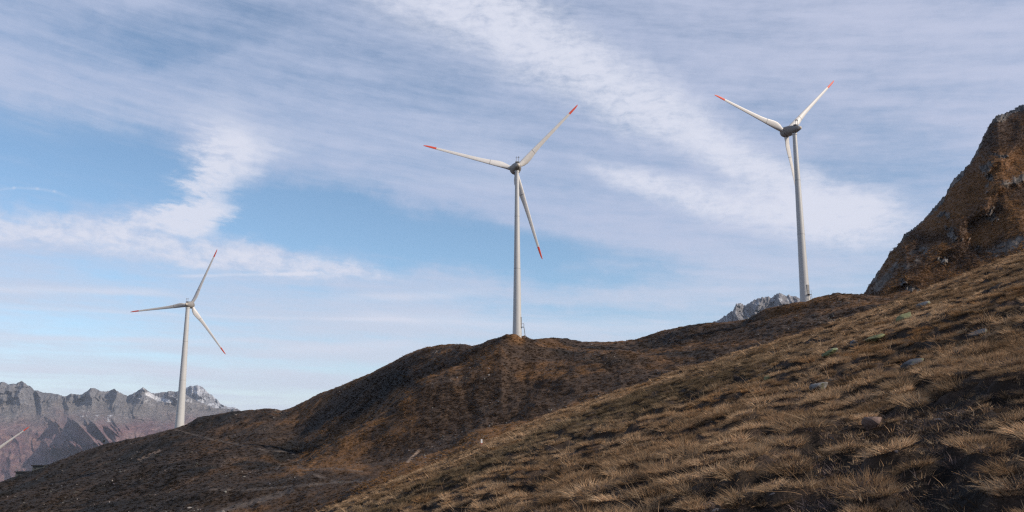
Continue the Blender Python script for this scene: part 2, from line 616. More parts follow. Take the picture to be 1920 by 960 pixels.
# ------------------------------------------------------------------ middle hill with the turbines
HILL = [
    # nearest ground, under the foreground edge
    [(-900, 1500, 50), (0, 1180, 52), (400, 1090, 56), (640, 1040, 60), (960, 930, 60), (1400, 790, 60), (1920, 620, 60), (2400, 480, 60)],
    # small grassy knoll just behind the foreground edge
    [(-900, 1320, 95), (0, 1052, 95), (200, 1012, 95), (400, 982, 95), (520, 966, 95), (560, 958, 96), (600, 944, 98), (640, 926, 100), (690, 898, 102),
     (740, 878, 102), (800, 862, 102), (850, 846, 102), (880, 820, 103), (905, 803, 103), (940, 793, 104), (975, 788, 104), (1025, 780, 104),
     (1060, 782, 104), (1190, 748, 104), (1400, 686, 104), (1660, 602, 104), (1920, 510, 104), (2400, 380, 104)],
    [(-900, 1270, 125), (0, 1018, 125), (200, 985, 125), (400, 946, 125), (560, 922, 125), (640, 908, 125), (700, 902, 126), (760, 888, 126),
     (850, 862, 126), (905, 838, 126), (1000, 808, 126), (1190, 765, 126), (1400, 700, 126), (1660, 614, 124), (1920, 525, 124), (2400, 400, 124)],
    [(-900, 1230, 148), (0, 992, 150), (200, 958, 150), (400, 922, 150), (500, 910, 150), (560, 892, 148), (640, 884, 148), (700, 872, 148),
     (760, 852, 148), (905, 796, 148), (1000, 770, 148), (1190, 735, 148), (1400, 672, 146), (1660, 600, 142), (1920, 515, 142), (2400, 400, 142)],
    # crest of the spur that comes down from the middle turbine
    [(-900, 1200, 190), (0, 950, 196), (200, 918, 190), (400, 884, 182), (500, 876, 176), (560, 872, 170), (600, 845, 171), (640, 816, 173),
     (700, 776, 176), (760, 727, 179), (800, 703, 181), (870, 689, 184), (905, 668, 187), (940, 646, 190), (985, 668, 186), (1040, 676, 182),
     (1120, 668, 182), (1160, 661, 183), (1210, 664, 183), (1300, 652, 182), (1400, 632, 180), (1520, 606, 176), (1660, 580, 166), (1920, 500, 165), (2400, 380, 165)],
    # hollow behind the spur
    [(-900, 1180, 225), (0, 935, 232), (200, 897, 224), (400, 866, 210), (500, 862, 200), (560, 880, 192), (600, 862, 192), (640, 842, 193),
     (700, 806, 194), (760, 768, 195), (800, 738, 194), (870, 702, 192), (905, 676, 192), (940, 643, 193.5), (985, 652, 192), (1040, 664, 198),
     (1120, 664, 200), (1160, 666, 203), (1210, 667, 204), (1300, 646, 200), (1400, 622, 196), (1520, 590, 188), (1660, 568, 180), (1920, 490, 178), (2400, 370, 178)],
    [(-900, 1150, 285), (0, 918, 288), (200, 856, 288), (335, 818, 290), (440, 796, 282), (500, 788, 275), (560, 792, 262), (640, 762, 250), (700, 738, 240),
     (760, 694, 230), (800, 676, 226), (870, 664, 212), (905, 655, 202), (940, 634, 196.5), (985, 638, 197), (1040, 648, 222), (1120, 655, 232), (1210, 650, 232),
     (1300, 622, 222), (1400, 607, 212), (1520, 575, 198), (1600, 560, 192), (1660, 560, 188), (1920, 485, 186), (2400, 360, 186)],
    # the skyline
    [(-900, 1100, 330), (-300, 990, 326), (0, 904, 322), (30, 893, 322), (62, 882, 322), (100, 868, 322), (150, 848, 322), (200, 832, 322), (260, 820, 321),
     (300, 811, 320), (335, 801, 318), (352, 795, 317), (370, 783, 317), (400, 778, 316), (440, 771, 314), (470, 769, 312), (500, 766, 310), (515, 767, 308), (527, 772, 304),
     (545, 766, 300), (560, 758, 297), (600, 738, 288), (640, 723, 278), (700, 697, 266), (730, 682, 258), (760, 666, 252), (800, 651, 245), (850, 645, 234), (872, 646, 228), (885, 649, 222),
     (905, 643, 210), (920, 637, 205), (950, 627, 198), (965, 626, 198), (985, 630, 199), (1000, 637, 222), (1030, 636, 240), (1050, 638, 246), (1100, 641, 252), (1150, 641, 254), (1190, 637, 252), (1215, 629, 246),
     (1240, 620, 240), (1280, 612, 235), (1310, 607, 230), (1360, 604, 225), (1400, 598, 220), (1420, 587, 216), (1440, 578, 213), (1470, 571, 208), (1510, 565, 203.5), (1540, 556, 202),
     (1570, 549, 200), (1600, 552, 199), (1655, 555, 196), (1760, 530, 194), (1920, 480, 194), (2400, 350, 194)],
]


def hill_profile(us):
    Ws, Ys = [], []
    for ln in HILL:
        w, y = line_uw(ln, us)
        Ws.append(w)
        Ys.append(y)
    w, y = Ws[-1], Ys[-1]
    Ws += [w - 0.006, w - 0.12, w - 0.55]
    Ys += [y + 9, y + 110, y + 420]
    Ws, Ys = np.array(Ws), np.array(Ys)
    for k in range(1, len(Ys)):
        Ys[k] = np.maximum(Ys[k], Ys[k - 1] + 2.0)
    return np.log(Ys), Ws


def box_smooth(a, n, axis):
    if n < 2:
        return a
    p = [(0, 0)] * a.ndim
    p[axis] = (n, n)
    b = np.pad(a, p, mode='edge')
    c = np.cumsum(b, axis=axis)
    sl1 = [slice(None)] * a.ndim
    sl2 = [slice(None)] * a.ndim
    sl1[axis] = slice(2 * n - n // 2, 2 * n - n // 2 + a.shape[axis])
    sl2[axis] = slice(n - n // 2, n - n // 2 + a.shape[axis])
    return (c[tuple(sl1)] - c[tuple(sl2)]) / n


HILLG = {}


def poly_mask(px, py, pts, half):
    """1 near a polyline drawn through picture points, 0 past half pixels from it"""
    best = np.full(px.shape, 1e9)
    for (x0, y0, *_), (x1, y1, *_) in zip(pts[:-1], pts[1:]):
        dx, dy = x1 - x0, y1 - y0
        t = np.clip(((px - x0) * dx + (py - y0) * dy) / (dx * dx + dy * dy), 0, 1)
        best = np.minimum(best, np.hypot(px - x0 - t * dx, (py - y0 - t * dy) * 1.6))
    return sstep(best, half, half * 0.35)


def build_hill():
    m = mat_ground('hill_soil', 0.5, 3.0, 0.8, 0.3, 0.4, (0.22, 0.20, 0.18), 0.8)
    us = np.concatenate([np.linspace(-0.9, -0.6, 60)[:-1], np.linspace(-0.6, 0.6, 1300), np.linspace(0.6, 0.9, 60)[1:]])
    Lk, Wk = hill_profile(us)
    # the outlines soften a little sideways, all but the skyline
    for k in (0, 1, 2, 3, 5, 6):
        Wk[k] = box_smooth(Wk[k], 25, 0)
        Lk[k] = box_smooth(Lk[k], 25, 0)
    for k, n_ in ((4, 45), (5, 45), (6, 45), (7, 20)):
        Lk[k] = box_smooth(Lk[k], n_, 0)
    for k in range(1, len(Lk)):
        Lk[k] = np.maximum(Lk[k], Lk[k - 1] + 0.006)
    nr = 640
    s = np.concatenate([np.linspace(0, 0.30, 130)[:-1], np.linspace(0.30, 1.0, 470)[:-1], np.linspace(1.0, 1.9, 42)])
    l0, l7 = Lk[0], Lk[7]
    LY = l0[None, :] + (l7 - l0)[None, :] * s[:, None]
    LY = np.minimum(LY, Lk[-1][None, :] - 1e-4)
    W = pchip_rows(Lk, Wk, LY)
    Y = np.exp(LY)
    X = us[None, :] * Y
    Z = EYE + W * Y
    sky = np.abs(LY - l7[None, :])
    crest = sstep(sky, 0.004, 0.06)
    n = 1.5 * fbm(X / 30, Y / 40, 2, 0.45, 51) * crest
    n += (0.32 * crest + 0.15) * fbm(X / 6.5, Y / 9, 3, 0.5, 52)
    n += 0.16 * fbm(X / 1.6, Y / 2.2, 3, 0.55, 53)
    # small gullies that run straight down the flanks
    n -= 0.3 * crest * sstep(ridged(X / 15 + 0.3 * fbm(X / 20, Y / 20, 2), Y / 60, 2, 0.4, 54), 0.75, 1.3)
    Z = Z + n
    cut = 0.7 * (ridged(X / 20 + 0.4 * fbm(X / 15, Z / 15, 2, 0.5, 57) + Z / 30, Z / 16 + Y / 40, 4, 0.5, 58) - 0.8) * sstep(Y, 120, 165) + 0.35 * fbm(X / 2.4, Z / 2.0, 4, 0.6, 59)
    k = 1 - cut / Y
    X, Y, Z = X * k, Y * k, EYE + (Z - EYE) * k
    px, py = to_px(X, Y, Z)
    # colour of what grows: heather brown, rusty grass and painted sunlight, dark scree and painted shade, pale gravel on paths
    heath = np.array([0.052, 0.036, 0.026])
    rust = np.array([0.145, 0.078, 0.034])
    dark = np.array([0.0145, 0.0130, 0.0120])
    grey = np.array([0.105, 0.090, 0.080])
    g1 = sstep(fbm(X / 18 + 2, Y / 24, 4, 0.55, 61), -0.05, 0.75)
    g1 = np.maximum(g1 * 0.75, 0.9 * sstep(sky, 0.045, 0.0) * sstep(fbm(X / 9, Y / 9, 3, 0.5, 62), -0.5, 0.3))
    knoll = sstep(px, 640, 700) * sstep(LY, np.log(118), np.log(100))
    g1 = np.maximum(g1, knoll * 0.9)
    for pts, half, st in ((((330, 812), (420, 800), (470, 775), (520, 770)), 26, 0.7), (((370, 838), (420, 828)), 22, 0.9),
                          (((562, 874), (600, 850), (640, 824), (700, 784), (755, 742)), 40, 0.95), (((980, 705), (1060, 700), (1120, 690)), 22, 0.9),  # warm sunlight on the spur is painted as extra rust
                          (((1010, 645), (1080, 655), (1140, 662)), 10, 0.9), (((1200, 660), (1330, 650), (1420, 640)), 12, 0.55),
                          (((930, 650), (860, 690), (790, 715)), 16, 0.7), (((1440, 590), (1500, 590)), 16, 0.6)):
        g1 = np.maximum(g1, st * poly_mask(px, py, pts, half) * sstep(fbm(X / 3, Y / 3, 3, 0.5, 66), -0.7, 0.4))
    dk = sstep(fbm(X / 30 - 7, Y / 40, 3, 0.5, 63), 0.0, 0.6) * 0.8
    left = sstep(px, 620, 250)  # side of the hill that is given painted shade
    dk = np.clip(dk + 0.6 * left + 0.8 * poly_mask(px, py, ((545, 850), (610, 800), (680, 752), (740, 712)), 42) * (LY > (Lk[5])[None]), 0, 1)  # painted shade: left slope and the spur's left flank get darker colour
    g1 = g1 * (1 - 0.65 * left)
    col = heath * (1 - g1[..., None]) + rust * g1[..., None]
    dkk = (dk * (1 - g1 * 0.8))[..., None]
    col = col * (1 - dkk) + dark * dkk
    path = np.zeros(px.shape)
    for pts, half in ((((395, 918), (470, 918), (560, 911), (640, 904), (700, 899)), 4.5),
                      (((360, 985), (440, 950), (500, 935), (545, 918)), 13),
                      (((330, 806), (390, 822), (460, 836), (500, 845), (540, 847), (560, 856), (566, 868)), 2.8),
                      (((560, 868), (560, 876), (575, 880), (620, 878), (680, 884)), 3.5),
                      (((566, 862), (525, 872), (520, 880)), 3.0), (((590, 890), (630, 904)), 5)):
        path = np.maximum(path, poly_mask(px, py, pts, half))
    behind = LY > l7[None, :] + 0.003
    path[behind] = 0
    path *= sstep(fbm(X / 2.0, Y / 2.0, 3, 0.5, 71), -0.9, 0.0)
    col = col * (1 - 0.62 * path[..., None]) + grey * 0.62 * path[..., None]
    stony = 0.25 + 0.6 * sstep(fbm(X / 11, Y / 14, 3, 0.5, 64), 0.1, 0.7)
    scree = np.zeros(px.shape)
    for pts, half in ((((262, 861), (300, 845)), 8), (((150, 870), (180, 852)), 6), (((430, 800), (470, 780)), 12), (((130, 935), (190, 900)), 30),
                      (((40, 960), (110, 915)), 30), (((1410, 600), (1540, 600)), 24), (((900, 770), (950, 740)), 20), (((1170, 700), (1200, 690)), 10),
                      (((1150, 725), (1185, 705)), 9), (((640, 950), (660, 920), (690, 905)), 22), (((755, 700), (770, 690)), 6), (((795, 690), (805, 682)), 5)):
        scree = np.maximum(scree, poly_mask(px, py, pts, half))
    stony = np.clip(stony + scree * 0.55 * sstep(fbm(X / 3, Y / 3, 3, 0.5, 73), -0.4, 0.5) + path * 0.2, 0, 1.1)
    # one pale slab of bare rock low on the spur, one streak of light scree on the left
    slab = np.maximum(poly_mask(px, py, ((765, 866), (772, 858), (780, 850), (786, 845)), 5), poly_mask(px, py, ((262, 861), (285, 851), (300, 845)), 6) * 0.6
                      * sstep(fbm(X / 1.2, Y / 1.2, 2, 0.5, 72), -0.3, 0.1))
    slab[behind] = 0
    col = col * (1 - slab[..., None]) + np.array([0.27, 0.20, 0.15]) * slab[..., None]
    V = np.stack([X, Y, Z], -1).reshape(-1, 3)
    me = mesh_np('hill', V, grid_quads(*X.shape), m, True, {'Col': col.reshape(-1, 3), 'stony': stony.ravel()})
    tag(link(bpy.data.objects.new('hill', me)), 'brown heath hill whose crest carries the turbines', None, None, 'structure')
    HILLG.update(dk=dk, us=us, LY=LY, X=X, Y=Y, Z=Z, g1=g1, path=path, slab=slab, stony=stony, l7=l7, px=px, py=py, behind=behind)


build_hill()


def hill_at(x, y):
    """height of the hill sheet at one point"""
    G = HILLG
    u = x / y
    j = int(np.clip(np.searchsorted(G['us'], u), 1, len(G['us']) - 1))
    r = (u - G['us'][j - 1]) / (G['us'][j] - G['us'][j - 1])
    z = [np.interp(math.log(y), G['LY'][:, k], G['Z'][:, k]) for k in (j - 1, j)]
    return z[0] * (1 - r) + z[1] * r


# ------------------------------------------------------------------ steep mountain on the right
PEAKG = {}


def build_peak():
    m, t, b = new_mat('peak_ground')
    p = position()
    col = attr('Col').outputs['Color']
    n1, n2 = noise(p, 0.16, 6, 0.65), noise(p, 1.1, 6, 0.7)
    f = n1 + n2 * 1.2 - 1.1
    c = mixc((0.5 - f * 1.6).clamp(), mixc(1.0, col, (1.4, 1.33, 1.26), 'MULTIPLY'), mixc(1.0, col, (0.6, 0.58, 0.57), 'MULTIPLY'))
    t.links.new(c, b.inputs['Base Color'])
    bump(b, n1 * 0.5 + n2, 0.9, 0.5)
    lines = [
        [(1300, 980, 110), (1500, 800, 110), (1600, 690, 110), (1700, 640, 110), (1920, 560, 110), (2300, 420, 110), (2700, 300, 110)],
        [(1300, 900, 175), (1500, 760, 175), (1600, 640, 175), (1660, 590, 175), (1720, 560, 175), (1800, 535, 175), (1920, 482, 175), (2300, 330, 175), (2700, 200, 175)],
        [(1300, 800, 275), (1500, 680, 275), (1580, 595, 262), (1612, 558, 252), (1621, 550, 250), (1632, 530, 252), (1645, 512, 255), (1658, 492, 258), (1664, 482, 259), (1668, 474, 260), (1690, 452, 262), (1695, 438, 264), (1702, 436, 265),
         (1730, 414, 270), (1752, 388, 274), (1772, 366, 278), (1785, 340, 281), (1800, 324, 284), (1815, 310, 287), (1826, 294, 290), (1838, 268, 293), (1850, 244, 296), (1862, 224, 299), (1868, 217, 300), (1885, 212, 304),
         (1900, 205, 308), (1920, 194, 312), (1990, 130, 325), (2100, 50, 345), (2300, -60, 370), (2700, -150, 380)],
    ]
    us = np.concatenate([np.linspace(0.2, 0.36, 120)[:-1], np.linspace(0.36, 0.63, 560)[:-1], np.linspace(0.63, 1.05, 160)])
    Ws, Ys = zip(*[line_uw(l, us) for l in lines])
    Ws, Ys = list(Ws), list(Ys)
    Ws += [Ws[-1] - 0.02, Ws[-1] - 0.5]
    Ys += [Ys[-1] + 14, Ys[-1] + 230]
    Lk, Wk = np.log(np.array(Ys)), np.array(Ws)
    for k in range(1, len(Lk)):
        Lk[k] = np.maximum(Lk[k], Lk[k - 1] + 0.01)
    l0, lc = Lk[0], Lk[2]
    s = np.concatenate([np.linspace(0, 1, 460)[:-1], np.linspace(1, 1.5, 40)])
    LY = np.minimum(l0[None] + (lc - l0)[None] * s[:, None], Lk[-1][None] - 1e-4)
    W = pchip_rows(Lk, Wk, LY)
    Y = np.exp(LY)
    X = us[None] * Y
    Z = EYE + W * Y
    sky = np.abs(LY - lc[None])
    crest = sstep(sky, 0.005, 0.07)
    # ribs run up to the right along the flank; all relief is cut toward the viewer
    U, V_ = us[None] * 270 + 0 * W, W * 270
    warp = fbm(U / 25, V_ / 25, 3, 0.5, 5)
    q = (U * 0.80 - V_ * 0.60) / 17.0 + 0.35 * warp
    r = (U * 0.60 + V_ * 0.80) / 55.0
    ribs = ridged(q, r, 4, 0.5, 91)
    rock_n = fbm(U / 5, V_ / 5, 4, 0.6, 93)
    jag = fbm(us[None] * 260, 0 * us[None], 4, 0.6, 96)
    Z = Z + jag * 0.5 * sstep(sky, 0.05, 0.0)
    rk = sstep(sky, 0.10, 0.03)
    rkpre = sstep(fbm(U / 8, V_ / 8, 4, 0.6, 98) + 1.0 * rk - 0.50, 0.0, 0.25)
    blocks = np.abs(fbm((U * 0.8 - V_ * 0.6) / 3.0, (U * 0.6 + V_ * 0.8) / 7.0, 4, 0.6, 191)) + 0.5 * np.abs(fbm(U / 1.3, V_ / 1.6, 3, 0.6, 193))
    cut = rkpre * (blocks * 3.2 - 0.9) + (ribs - 0.8) * 4.0 + 3.2 * (ridged(q * 0.4 + 3, r * 0.45, 2, 0.5, 99) - 0.6) + 1.0 * rock_n \
        + 0.3 * fbm(U / 1.8, V_ / 1.8, 4, 0.6, 94) + rk * 2.4 * (ridged(U / 5, V_ / 5, 4, 0.55, 95) - 0.7)
    cut = cut * (0.25 + 0.75 * sstep(sky, 0.0, 0.05))
    k = 1 - cut / Y
    X, Yd, Z = X * k, Y * k, EYE + (Z - EYE) * k
    px, py = to_px(X, Yd, Z)
    rust = np.array([0.150, 0.078, 0.036])
    brown = np.array([0.065, 0.041, 0.028])
    rock = np.array([0.088, 0.079, 0.071])
    g = sstep(fbm(U / 18, V_ / 18, 4, 0.55, 97) + 0.4 * (ribs - 0.9), -0.45, 0.5)
    bright = np.maximum(poly_mask(px, py, ((1750, 405), (1830, 350), (1900, 310)), 75), poly_mask(px, py, ((1840, 445), (1885, 415)), 40))  # sunlit patches painted into the colour as stronger rust
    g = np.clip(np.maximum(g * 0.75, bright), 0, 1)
    rkm = sstep(fbm(U / 8, V_ / 8, 4, 0.6, 98) + 1.0 * rk - 0.50, 0.0, 0.25)
    for pts, half in ((((1680, 510), (1730, 470)), 22), (((1850, 480), (1920, 448)), 26), (((1890, 345), (1925, 330)), 18), (((1640, 545), (1690, 490)), 14)):
        rkm = np.maximum(rkm, poly_mask(px, py, pts, half) * sstep(rock_n, -0.5, 0.1))
    rkm[LY > lc[None] + 0.02] = 1
    rkm = rkm[..., None]
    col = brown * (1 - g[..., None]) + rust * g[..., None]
    rockc = rock * (0.45 + 1.3 * sstep(blocks, 0.05, 0.8)[..., None]) * (1 + np.array([0.10, 0.0, -0.10]) * np.clip(rock_n, -1, 1)[..., None])
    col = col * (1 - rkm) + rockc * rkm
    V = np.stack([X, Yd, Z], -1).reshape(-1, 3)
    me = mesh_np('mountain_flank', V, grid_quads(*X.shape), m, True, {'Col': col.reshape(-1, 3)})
    PEAKG.update(X=X, Y=Yd, Z=Z, g=g, rk=rkm[..., 0], px=px, py=py, behind=LY > lc[None])
    tag(link(bpy.data.objects.new('mountain_flank', me)), 'steep rusty mountainside with a rocky crest rising on the right', None, None, 'structure')


build_peak()


# ------------------------------------------------------------------ far mountains
def far_range(name, label, lines, u0, u1, nu, nr, size, rough, seed, paint, drop=0.2, lowline=790, extra=None, jagpx=1.3):
    m, t, b = new_mat(name + '_rock')
    p = position()
    col = attr('Col').outputs['Color']
    n1, n2 = noise(p, 0.004, 8, 0.7), noise(p, 0.018, 6, 0.7)
    f = n1 + n2 - 1.0
    c = mixc((0.5 - f * 1.5).clamp(), mixc(1.0, col, (1.5, 1.45, 1.4), 'MULTIPLY'), mixc(1.0, col, (0.5, 0.5, 0.52), 'MULTIPLY'))
    t.links.new(c, b.inputs['Base Color'])
    bump(b, n1 + n2 * 0.7, 1.0, 110.0)
    us = np.linspace(u0, u1, nu)
    Ws, Ys = zip(*[line_uw(l, us) for l in lines])
    Ws, Ys = list(Ws), list(Ys)
    Ws += [Ws[-1] - drop]
    Ys += [Ys[-1] * 1.3]
    Lk, Wk = np.log(np.array(Ys)), np.array(Ws)
    for k in range(1, len(Lk)):
        Lk[k] = np.maximum(Lk[k], Lk[k - 1] + 0.01)
    l0, lc = Lk[0], Lk[-2]
    s = np.concatenate([np.linspace(0, 1, nr)[:-1], np.linspace(1, 1.2, 30)])
    LY = np.minimum(l0[None] + (lc - l0)[None] * s[:, None], Lk[-1][None] - 1e-4)
    W = pchip_rows(Lk, Wk, LY)
    Y = np.exp(LY)
    X = us[None] * Y
    Z = EYE + W * Y
    sky = np.abs(LY - lc[None])
    crest = sstep(sky, 0.0, 0.05)
    # jagged outline, then ribs and gullies cut into the faces
    jag = fbm(us[None] * 150, 0 * us[None], 4, 0.65, seed + 5)
    Z = Z + jag * Ys[-2][None] * jagpx / F * sstep(sky, 0.05, 0.0)
    Rf = float(np.mean(Ys[-2]))
    U, V_ = us[None] * Rf + 0 * W, W * Rf
    wp = fbm(U / size, V_ / size, 3, 0.5, seed + 1)
    q = U / size + 0.45 * wp + 0.35 * V_ / size
    n = ridged(q, V_ / (size * 1.8) + 0.3 * wp, 6, 0.50, seed) - 0.8
    n = n * 0.8 + 0.7 * (ridged(q * 0.33 + 5, V_ / (size * 4), 3, 0.5, seed + 7) - 0.6)
    fine = fbm(U / (size * 0.18), V_ / (size * 0.15), 4, 0.6, seed + 3)
    px, py = to_px(X, Y, Z)
    amt = (0.35 + 0.65 * sstep(py, lowline, lowline - 30)) * (1 - 0.85 * poly_mask(px, py, SNOWFIELD, 14))
    cut = rough * (n * 1.25 + 0.15 * fine) * amt
    # every summit throws a spur toward the viewer, so that its two faces catch different light
    wc = Ws[-2] + jag[0] * jagpx / F
    spur = wc - box_smooth(wc, 90, 0)
    spur2 = wc - box_smooth(wc, 30, 0)
    shift = np.clip(np.interp(us[None] + 0.10 * (wc[None] - W) + 0.006 * wp, us, spur), -0.012, 0.012) * 2.4 \
        + np.interp(us[None] - 0.15 * (wc[None] - W) + 0.004 * wp, us, spur2) * 2.2
    cut = cut + shift * Rf * sstep(py, lowline + 15, lowline - 40)
    if extra:
        cut = cut + extra(px, py, X, Z)
    k = 1 - cut / Y
    X, Y, Z = X * k, Y * k, EYE + (Z - EYE) * k
    gx = (U, V_)
    n = n * rough
    col = paint(px, py, X, Y, Z, sky, gx, n / rough)
    V = np.stack([X, Y, Z], -1).reshape(-1, 3)
    me = mesh_np(name, V, grid_quads(*X.shape), m, True, {'Col': col.reshape(-1, 3)})
    return tag(link(bpy.data.objects.new(name, me)), label, None, None, 'structure')


SNOWFIELD = ((278, 739), (296, 748), (318, 752))


def crag(px, py, X, Z):
    """a steep cliffed spur whose left side falls away"""
    wob = 12 * fbm(X / 160, Z / 120, 4, 0.6, 15)
    m = sstep(py, 778, 796) * sstep(py, 862, 838)
    skew = px + 22 + (py - 815) * 0.25 + wob
    r1 = sstep(skew, 88, 132) * 0.75 + sstep(skew, 136, 168) * 0.6
    return 280 * m * r1 * sstep(px, 265, 165) * (0.55 + 0.9 * ridged(px / 26 - py / 34, py / 60, 3, 0.5, 16))


def paint_range(px, py, X, Y, Z, sky, gx, n):
    purple = np.array([0.225, 0.132, 0.142])
    tan = np.array([0.370, 0.235, 0.205])
    grey = np.array([0.235, 0.215, 0.205])
    rock = np.array([0.235, 0.228, 0.235])
    g = sstep(py + 22 * fbm(gx[0] / 300, gx[1] / 150, 4, 0.5, 7), 828, 758)[..., None]
    k = sstep(fbm(gx[0] / 220 + gx[1] / 120, gx[1] / 90, 4, 0.55, 9), -0.1, 0.6)[..., None]
    c = purple * (1 - 0.6 * k) + tan * 0.6 * k
    c = c * (1 - g) + grey * g
    r = sstep(py + 10 * fbm(gx[0] / 150, gx[1] / 90, 3, 0.5, 13), 765, 745)[..., None]
    c = c * (1 - r) + rock * r
    snow = np.maximum(poly_mask(px, py, SNOWFIELD, 8), 0)
    snow = np.maximum(snow, 0.7 * sstep(fbm(gx[0] / 40, gx[1] / 25, 4, 0.6, 17), 0.5, 0.62) * poly_mask(px, py, ((155, 778), (210, 785)), 16))
    snow = np.maximum(snow, 0.55 * sstep(fbm(gx[0] / 40, gx[1] / 60, 4, 0.6, 18), 0.35, 0.6) * sstep(py, 765, 745) * sstep(px, 235, 265))
    snow = snow[..., None]
    return c * (1 - snow) + np.array([0.86, 0.87, 0.89]) * snow


far_range('mountain_range', 'far purple and grey mountain range with jagged tops on the left', [
    [(-900, 1150, 6400), (0, 1010, 6400), (200, 985, 6400), (500, 960, 6400), (760, 960, 6400)],
    [(-900, 1000, 6900), (0, 900, 6900), (60, 885, 6900), (120, 872, 6900), (200, 868, 6900), (300, 858, 6900), (500, 860, 6900), (760, 870, 6900)],
    [(-900, 930, 7400), (0, 842, 7400), (80, 830, 7400), (150, 805, 7400), (200, 806, 7400), (260, 812, 7400), (330, 812, 7400), (500, 828, 7400), (760, 840, 7400)],
    [(-900, 850, 7950), (0, 792, 7950), (90, 788, 7950), (150, 782, 7950), (250, 780, 7950), (340, 785, 7950), (420, 790, 7950), (500, 805, 7950), (760, 830, 7950)],
    [(-900, 800, 8500), (0, 755, 8500), (100, 760, 8500), (200, 756, 8500), (300, 758, 8500), (345, 766, 8500), (400, 774, 8500), (460, 782, 8500), (760, 825, 8500)],
    [(-900, 760, 8900), (-120, 735, 8900), (-30, 720, 8900), (-6, 717, 8900), (8, 716, 8900), (16, 721, 8900), (22, 719, 8900), (30, 720, 8900), (40, 714, 8900), (48, 719, 8900), (58, 725, 8900), (64, 731, 8900), (82, 736, 8900), (100, 738, 8900), (110, 740, 8900), (124, 743, 8900),
     (134, 738, 8900), (150, 740, 8900), (162, 735, 8900), (170, 727, 8900), (180, 729, 8900), (192, 734, 8900), (206, 733, 8900), (214, 729, 8900), (224, 736, 8900), (240, 742, 8900), (250, 738, 8900), (260, 731, 8900), (268, 727, 8900), (276, 731, 8900),
     (284, 737, 8900), (298, 737, 8900), (308, 735, 8900), (318, 733, 8900), (330, 734, 8900), (345, 737, 8900), (352, 742, 8900), (362, 748, 8900), (380, 756, 8900), (400, 764, 8900), (430, 767, 8900), (445, 766, 8900), (460, 775, 8900), (520, 800, 8900), (760, 820, 8900)],
], -0.80, -0.10, 1300, 480, 270, 135, 201, paint_range, extra=crag)


def paint_snowy(px, py, X, Y, Z, sky, gx, n):
    rock = np.array([0.30, 0.30, 0.315])
    s = sstep(fbm(gx[0] / 60, gx[1] / 80, 5, 0.65, 27) + 0.25 * n, -0.05, 0.25)[..., None]
    return rock * (1 - 0.85 * s) + np.array([0.66, 0.68, 0.72]) * 0.85 * s


far_range('snowy_peak', 'far pale snow dusted peak behind the left turbine', [
    [(200, 900, 10500), (330, 820, 10500), (400, 815, 10500), (460, 820, 10500), (560, 850, 10500)],
    [(200, 850, 11500), (330, 775, 11500), (370, 765, 11500), (410, 780, 11500), (460, 800, 11500), (560, 840, 11500)],
    [(200, 800, 12400), (300, 752, 12400), (330, 735, 12400), (345, 727, 12400), (356, 724, 12400), (362, 725, 12400), (370, 721, 12400), (378, 725, 12400), (386, 732, 12400), (392, 738, 12400), (400, 743, 12400), (408, 750, 12400), (413, 757, 12400),
     (420, 760, 12400), (430, 763, 12400), (440, 764, 12400), (450, 770, 12400), (480, 790, 12400), (560, 830, 12400)],
], -0.50, -0.22, 520, 300, 170, 130, 301, paint_snowy, lowline=900)


def paint_peak(px, py, X, Y, Z, sky, gx, n):
    rock = np.array([0.27, 0.262, 0.27])
    s = sstep(fbm(gx[0] / 30, gx[1] / 45, 5, 0.65, 37) + 0.1 * n, 0.30, 0.50)[..., None] * 0.7
    return rock * (1 - s) + np.array([0.62, 0.64, 0.68]) * s


far_range('rocky_peak', 'distant grey rocky peak with snow traces behind the right turbine', [
    [(1200, 720, 4200), (1345, 690, 4200), (1500, 690, 4200), (1700, 720, 4200)],
    [(1200, 690, 4700), (1345, 640, 4700), (1420, 625, 4700), (1500, 620, 4700), (1600, 640, 4700), (1700, 660, 4700)],
    [(1200, 680, 5200), (1320, 612, 5200), (1345, 601, 5200), (1362, 590, 5200), (1374, 582, 5200), (1380, 572, 5200), (1388, 567, 5200), (1394, 573, 5200), (1404, 569, 5200), (1412, 563, 5200), (1426, 558, 5200), (1440, 556, 5200),
     (1446, 560, 5200), (1453, 553, 5200), (1462, 549, 5200), (1472, 554, 5200), (1480, 553, 5200), (1490, 557, 5200), (1500, 560, 5200), (1515, 566, 5200), (1560, 580, 5200), (1700, 640, 5200)],
], 0.13, 0.44, 560, 300, 75, 50, 401, paint_peak, lowline=900, jagpx=3.0)


# low valley floor that carries the ground out to the horizon
def build_valley():
    m, t, b = new_mat('valley_ground')
    t.links.new(mixc(noise(position(), 0.002, 5, 0.6), (0.10, 0.07, 0.06), (0.16, 0.12, 0.10)), b.inputs['Base Color'])
    rs = np.array([20, 200, 900, 3000, 7000, 11000, 16500.0])
    az = np.linspace(0, 2 * math.pi, 73)[:-1]
    A, R = np.meshgrid(az, rs)
    zz = -np.array([75, 190, 420, 640, 700, 700, 700.0])[:, None] + 0 * A
    V = np.stack([R * np.sin(A), R * np.cos(A), zz], -1).reshape(-1, 3)
    me = mesh_np('valley', V, grid_quads(len(rs), len(az), True), m)
    tag(link(bpy.data.objects.new('valley', me)), 'valley floor far below', None, None, 'structure')


build_valley()

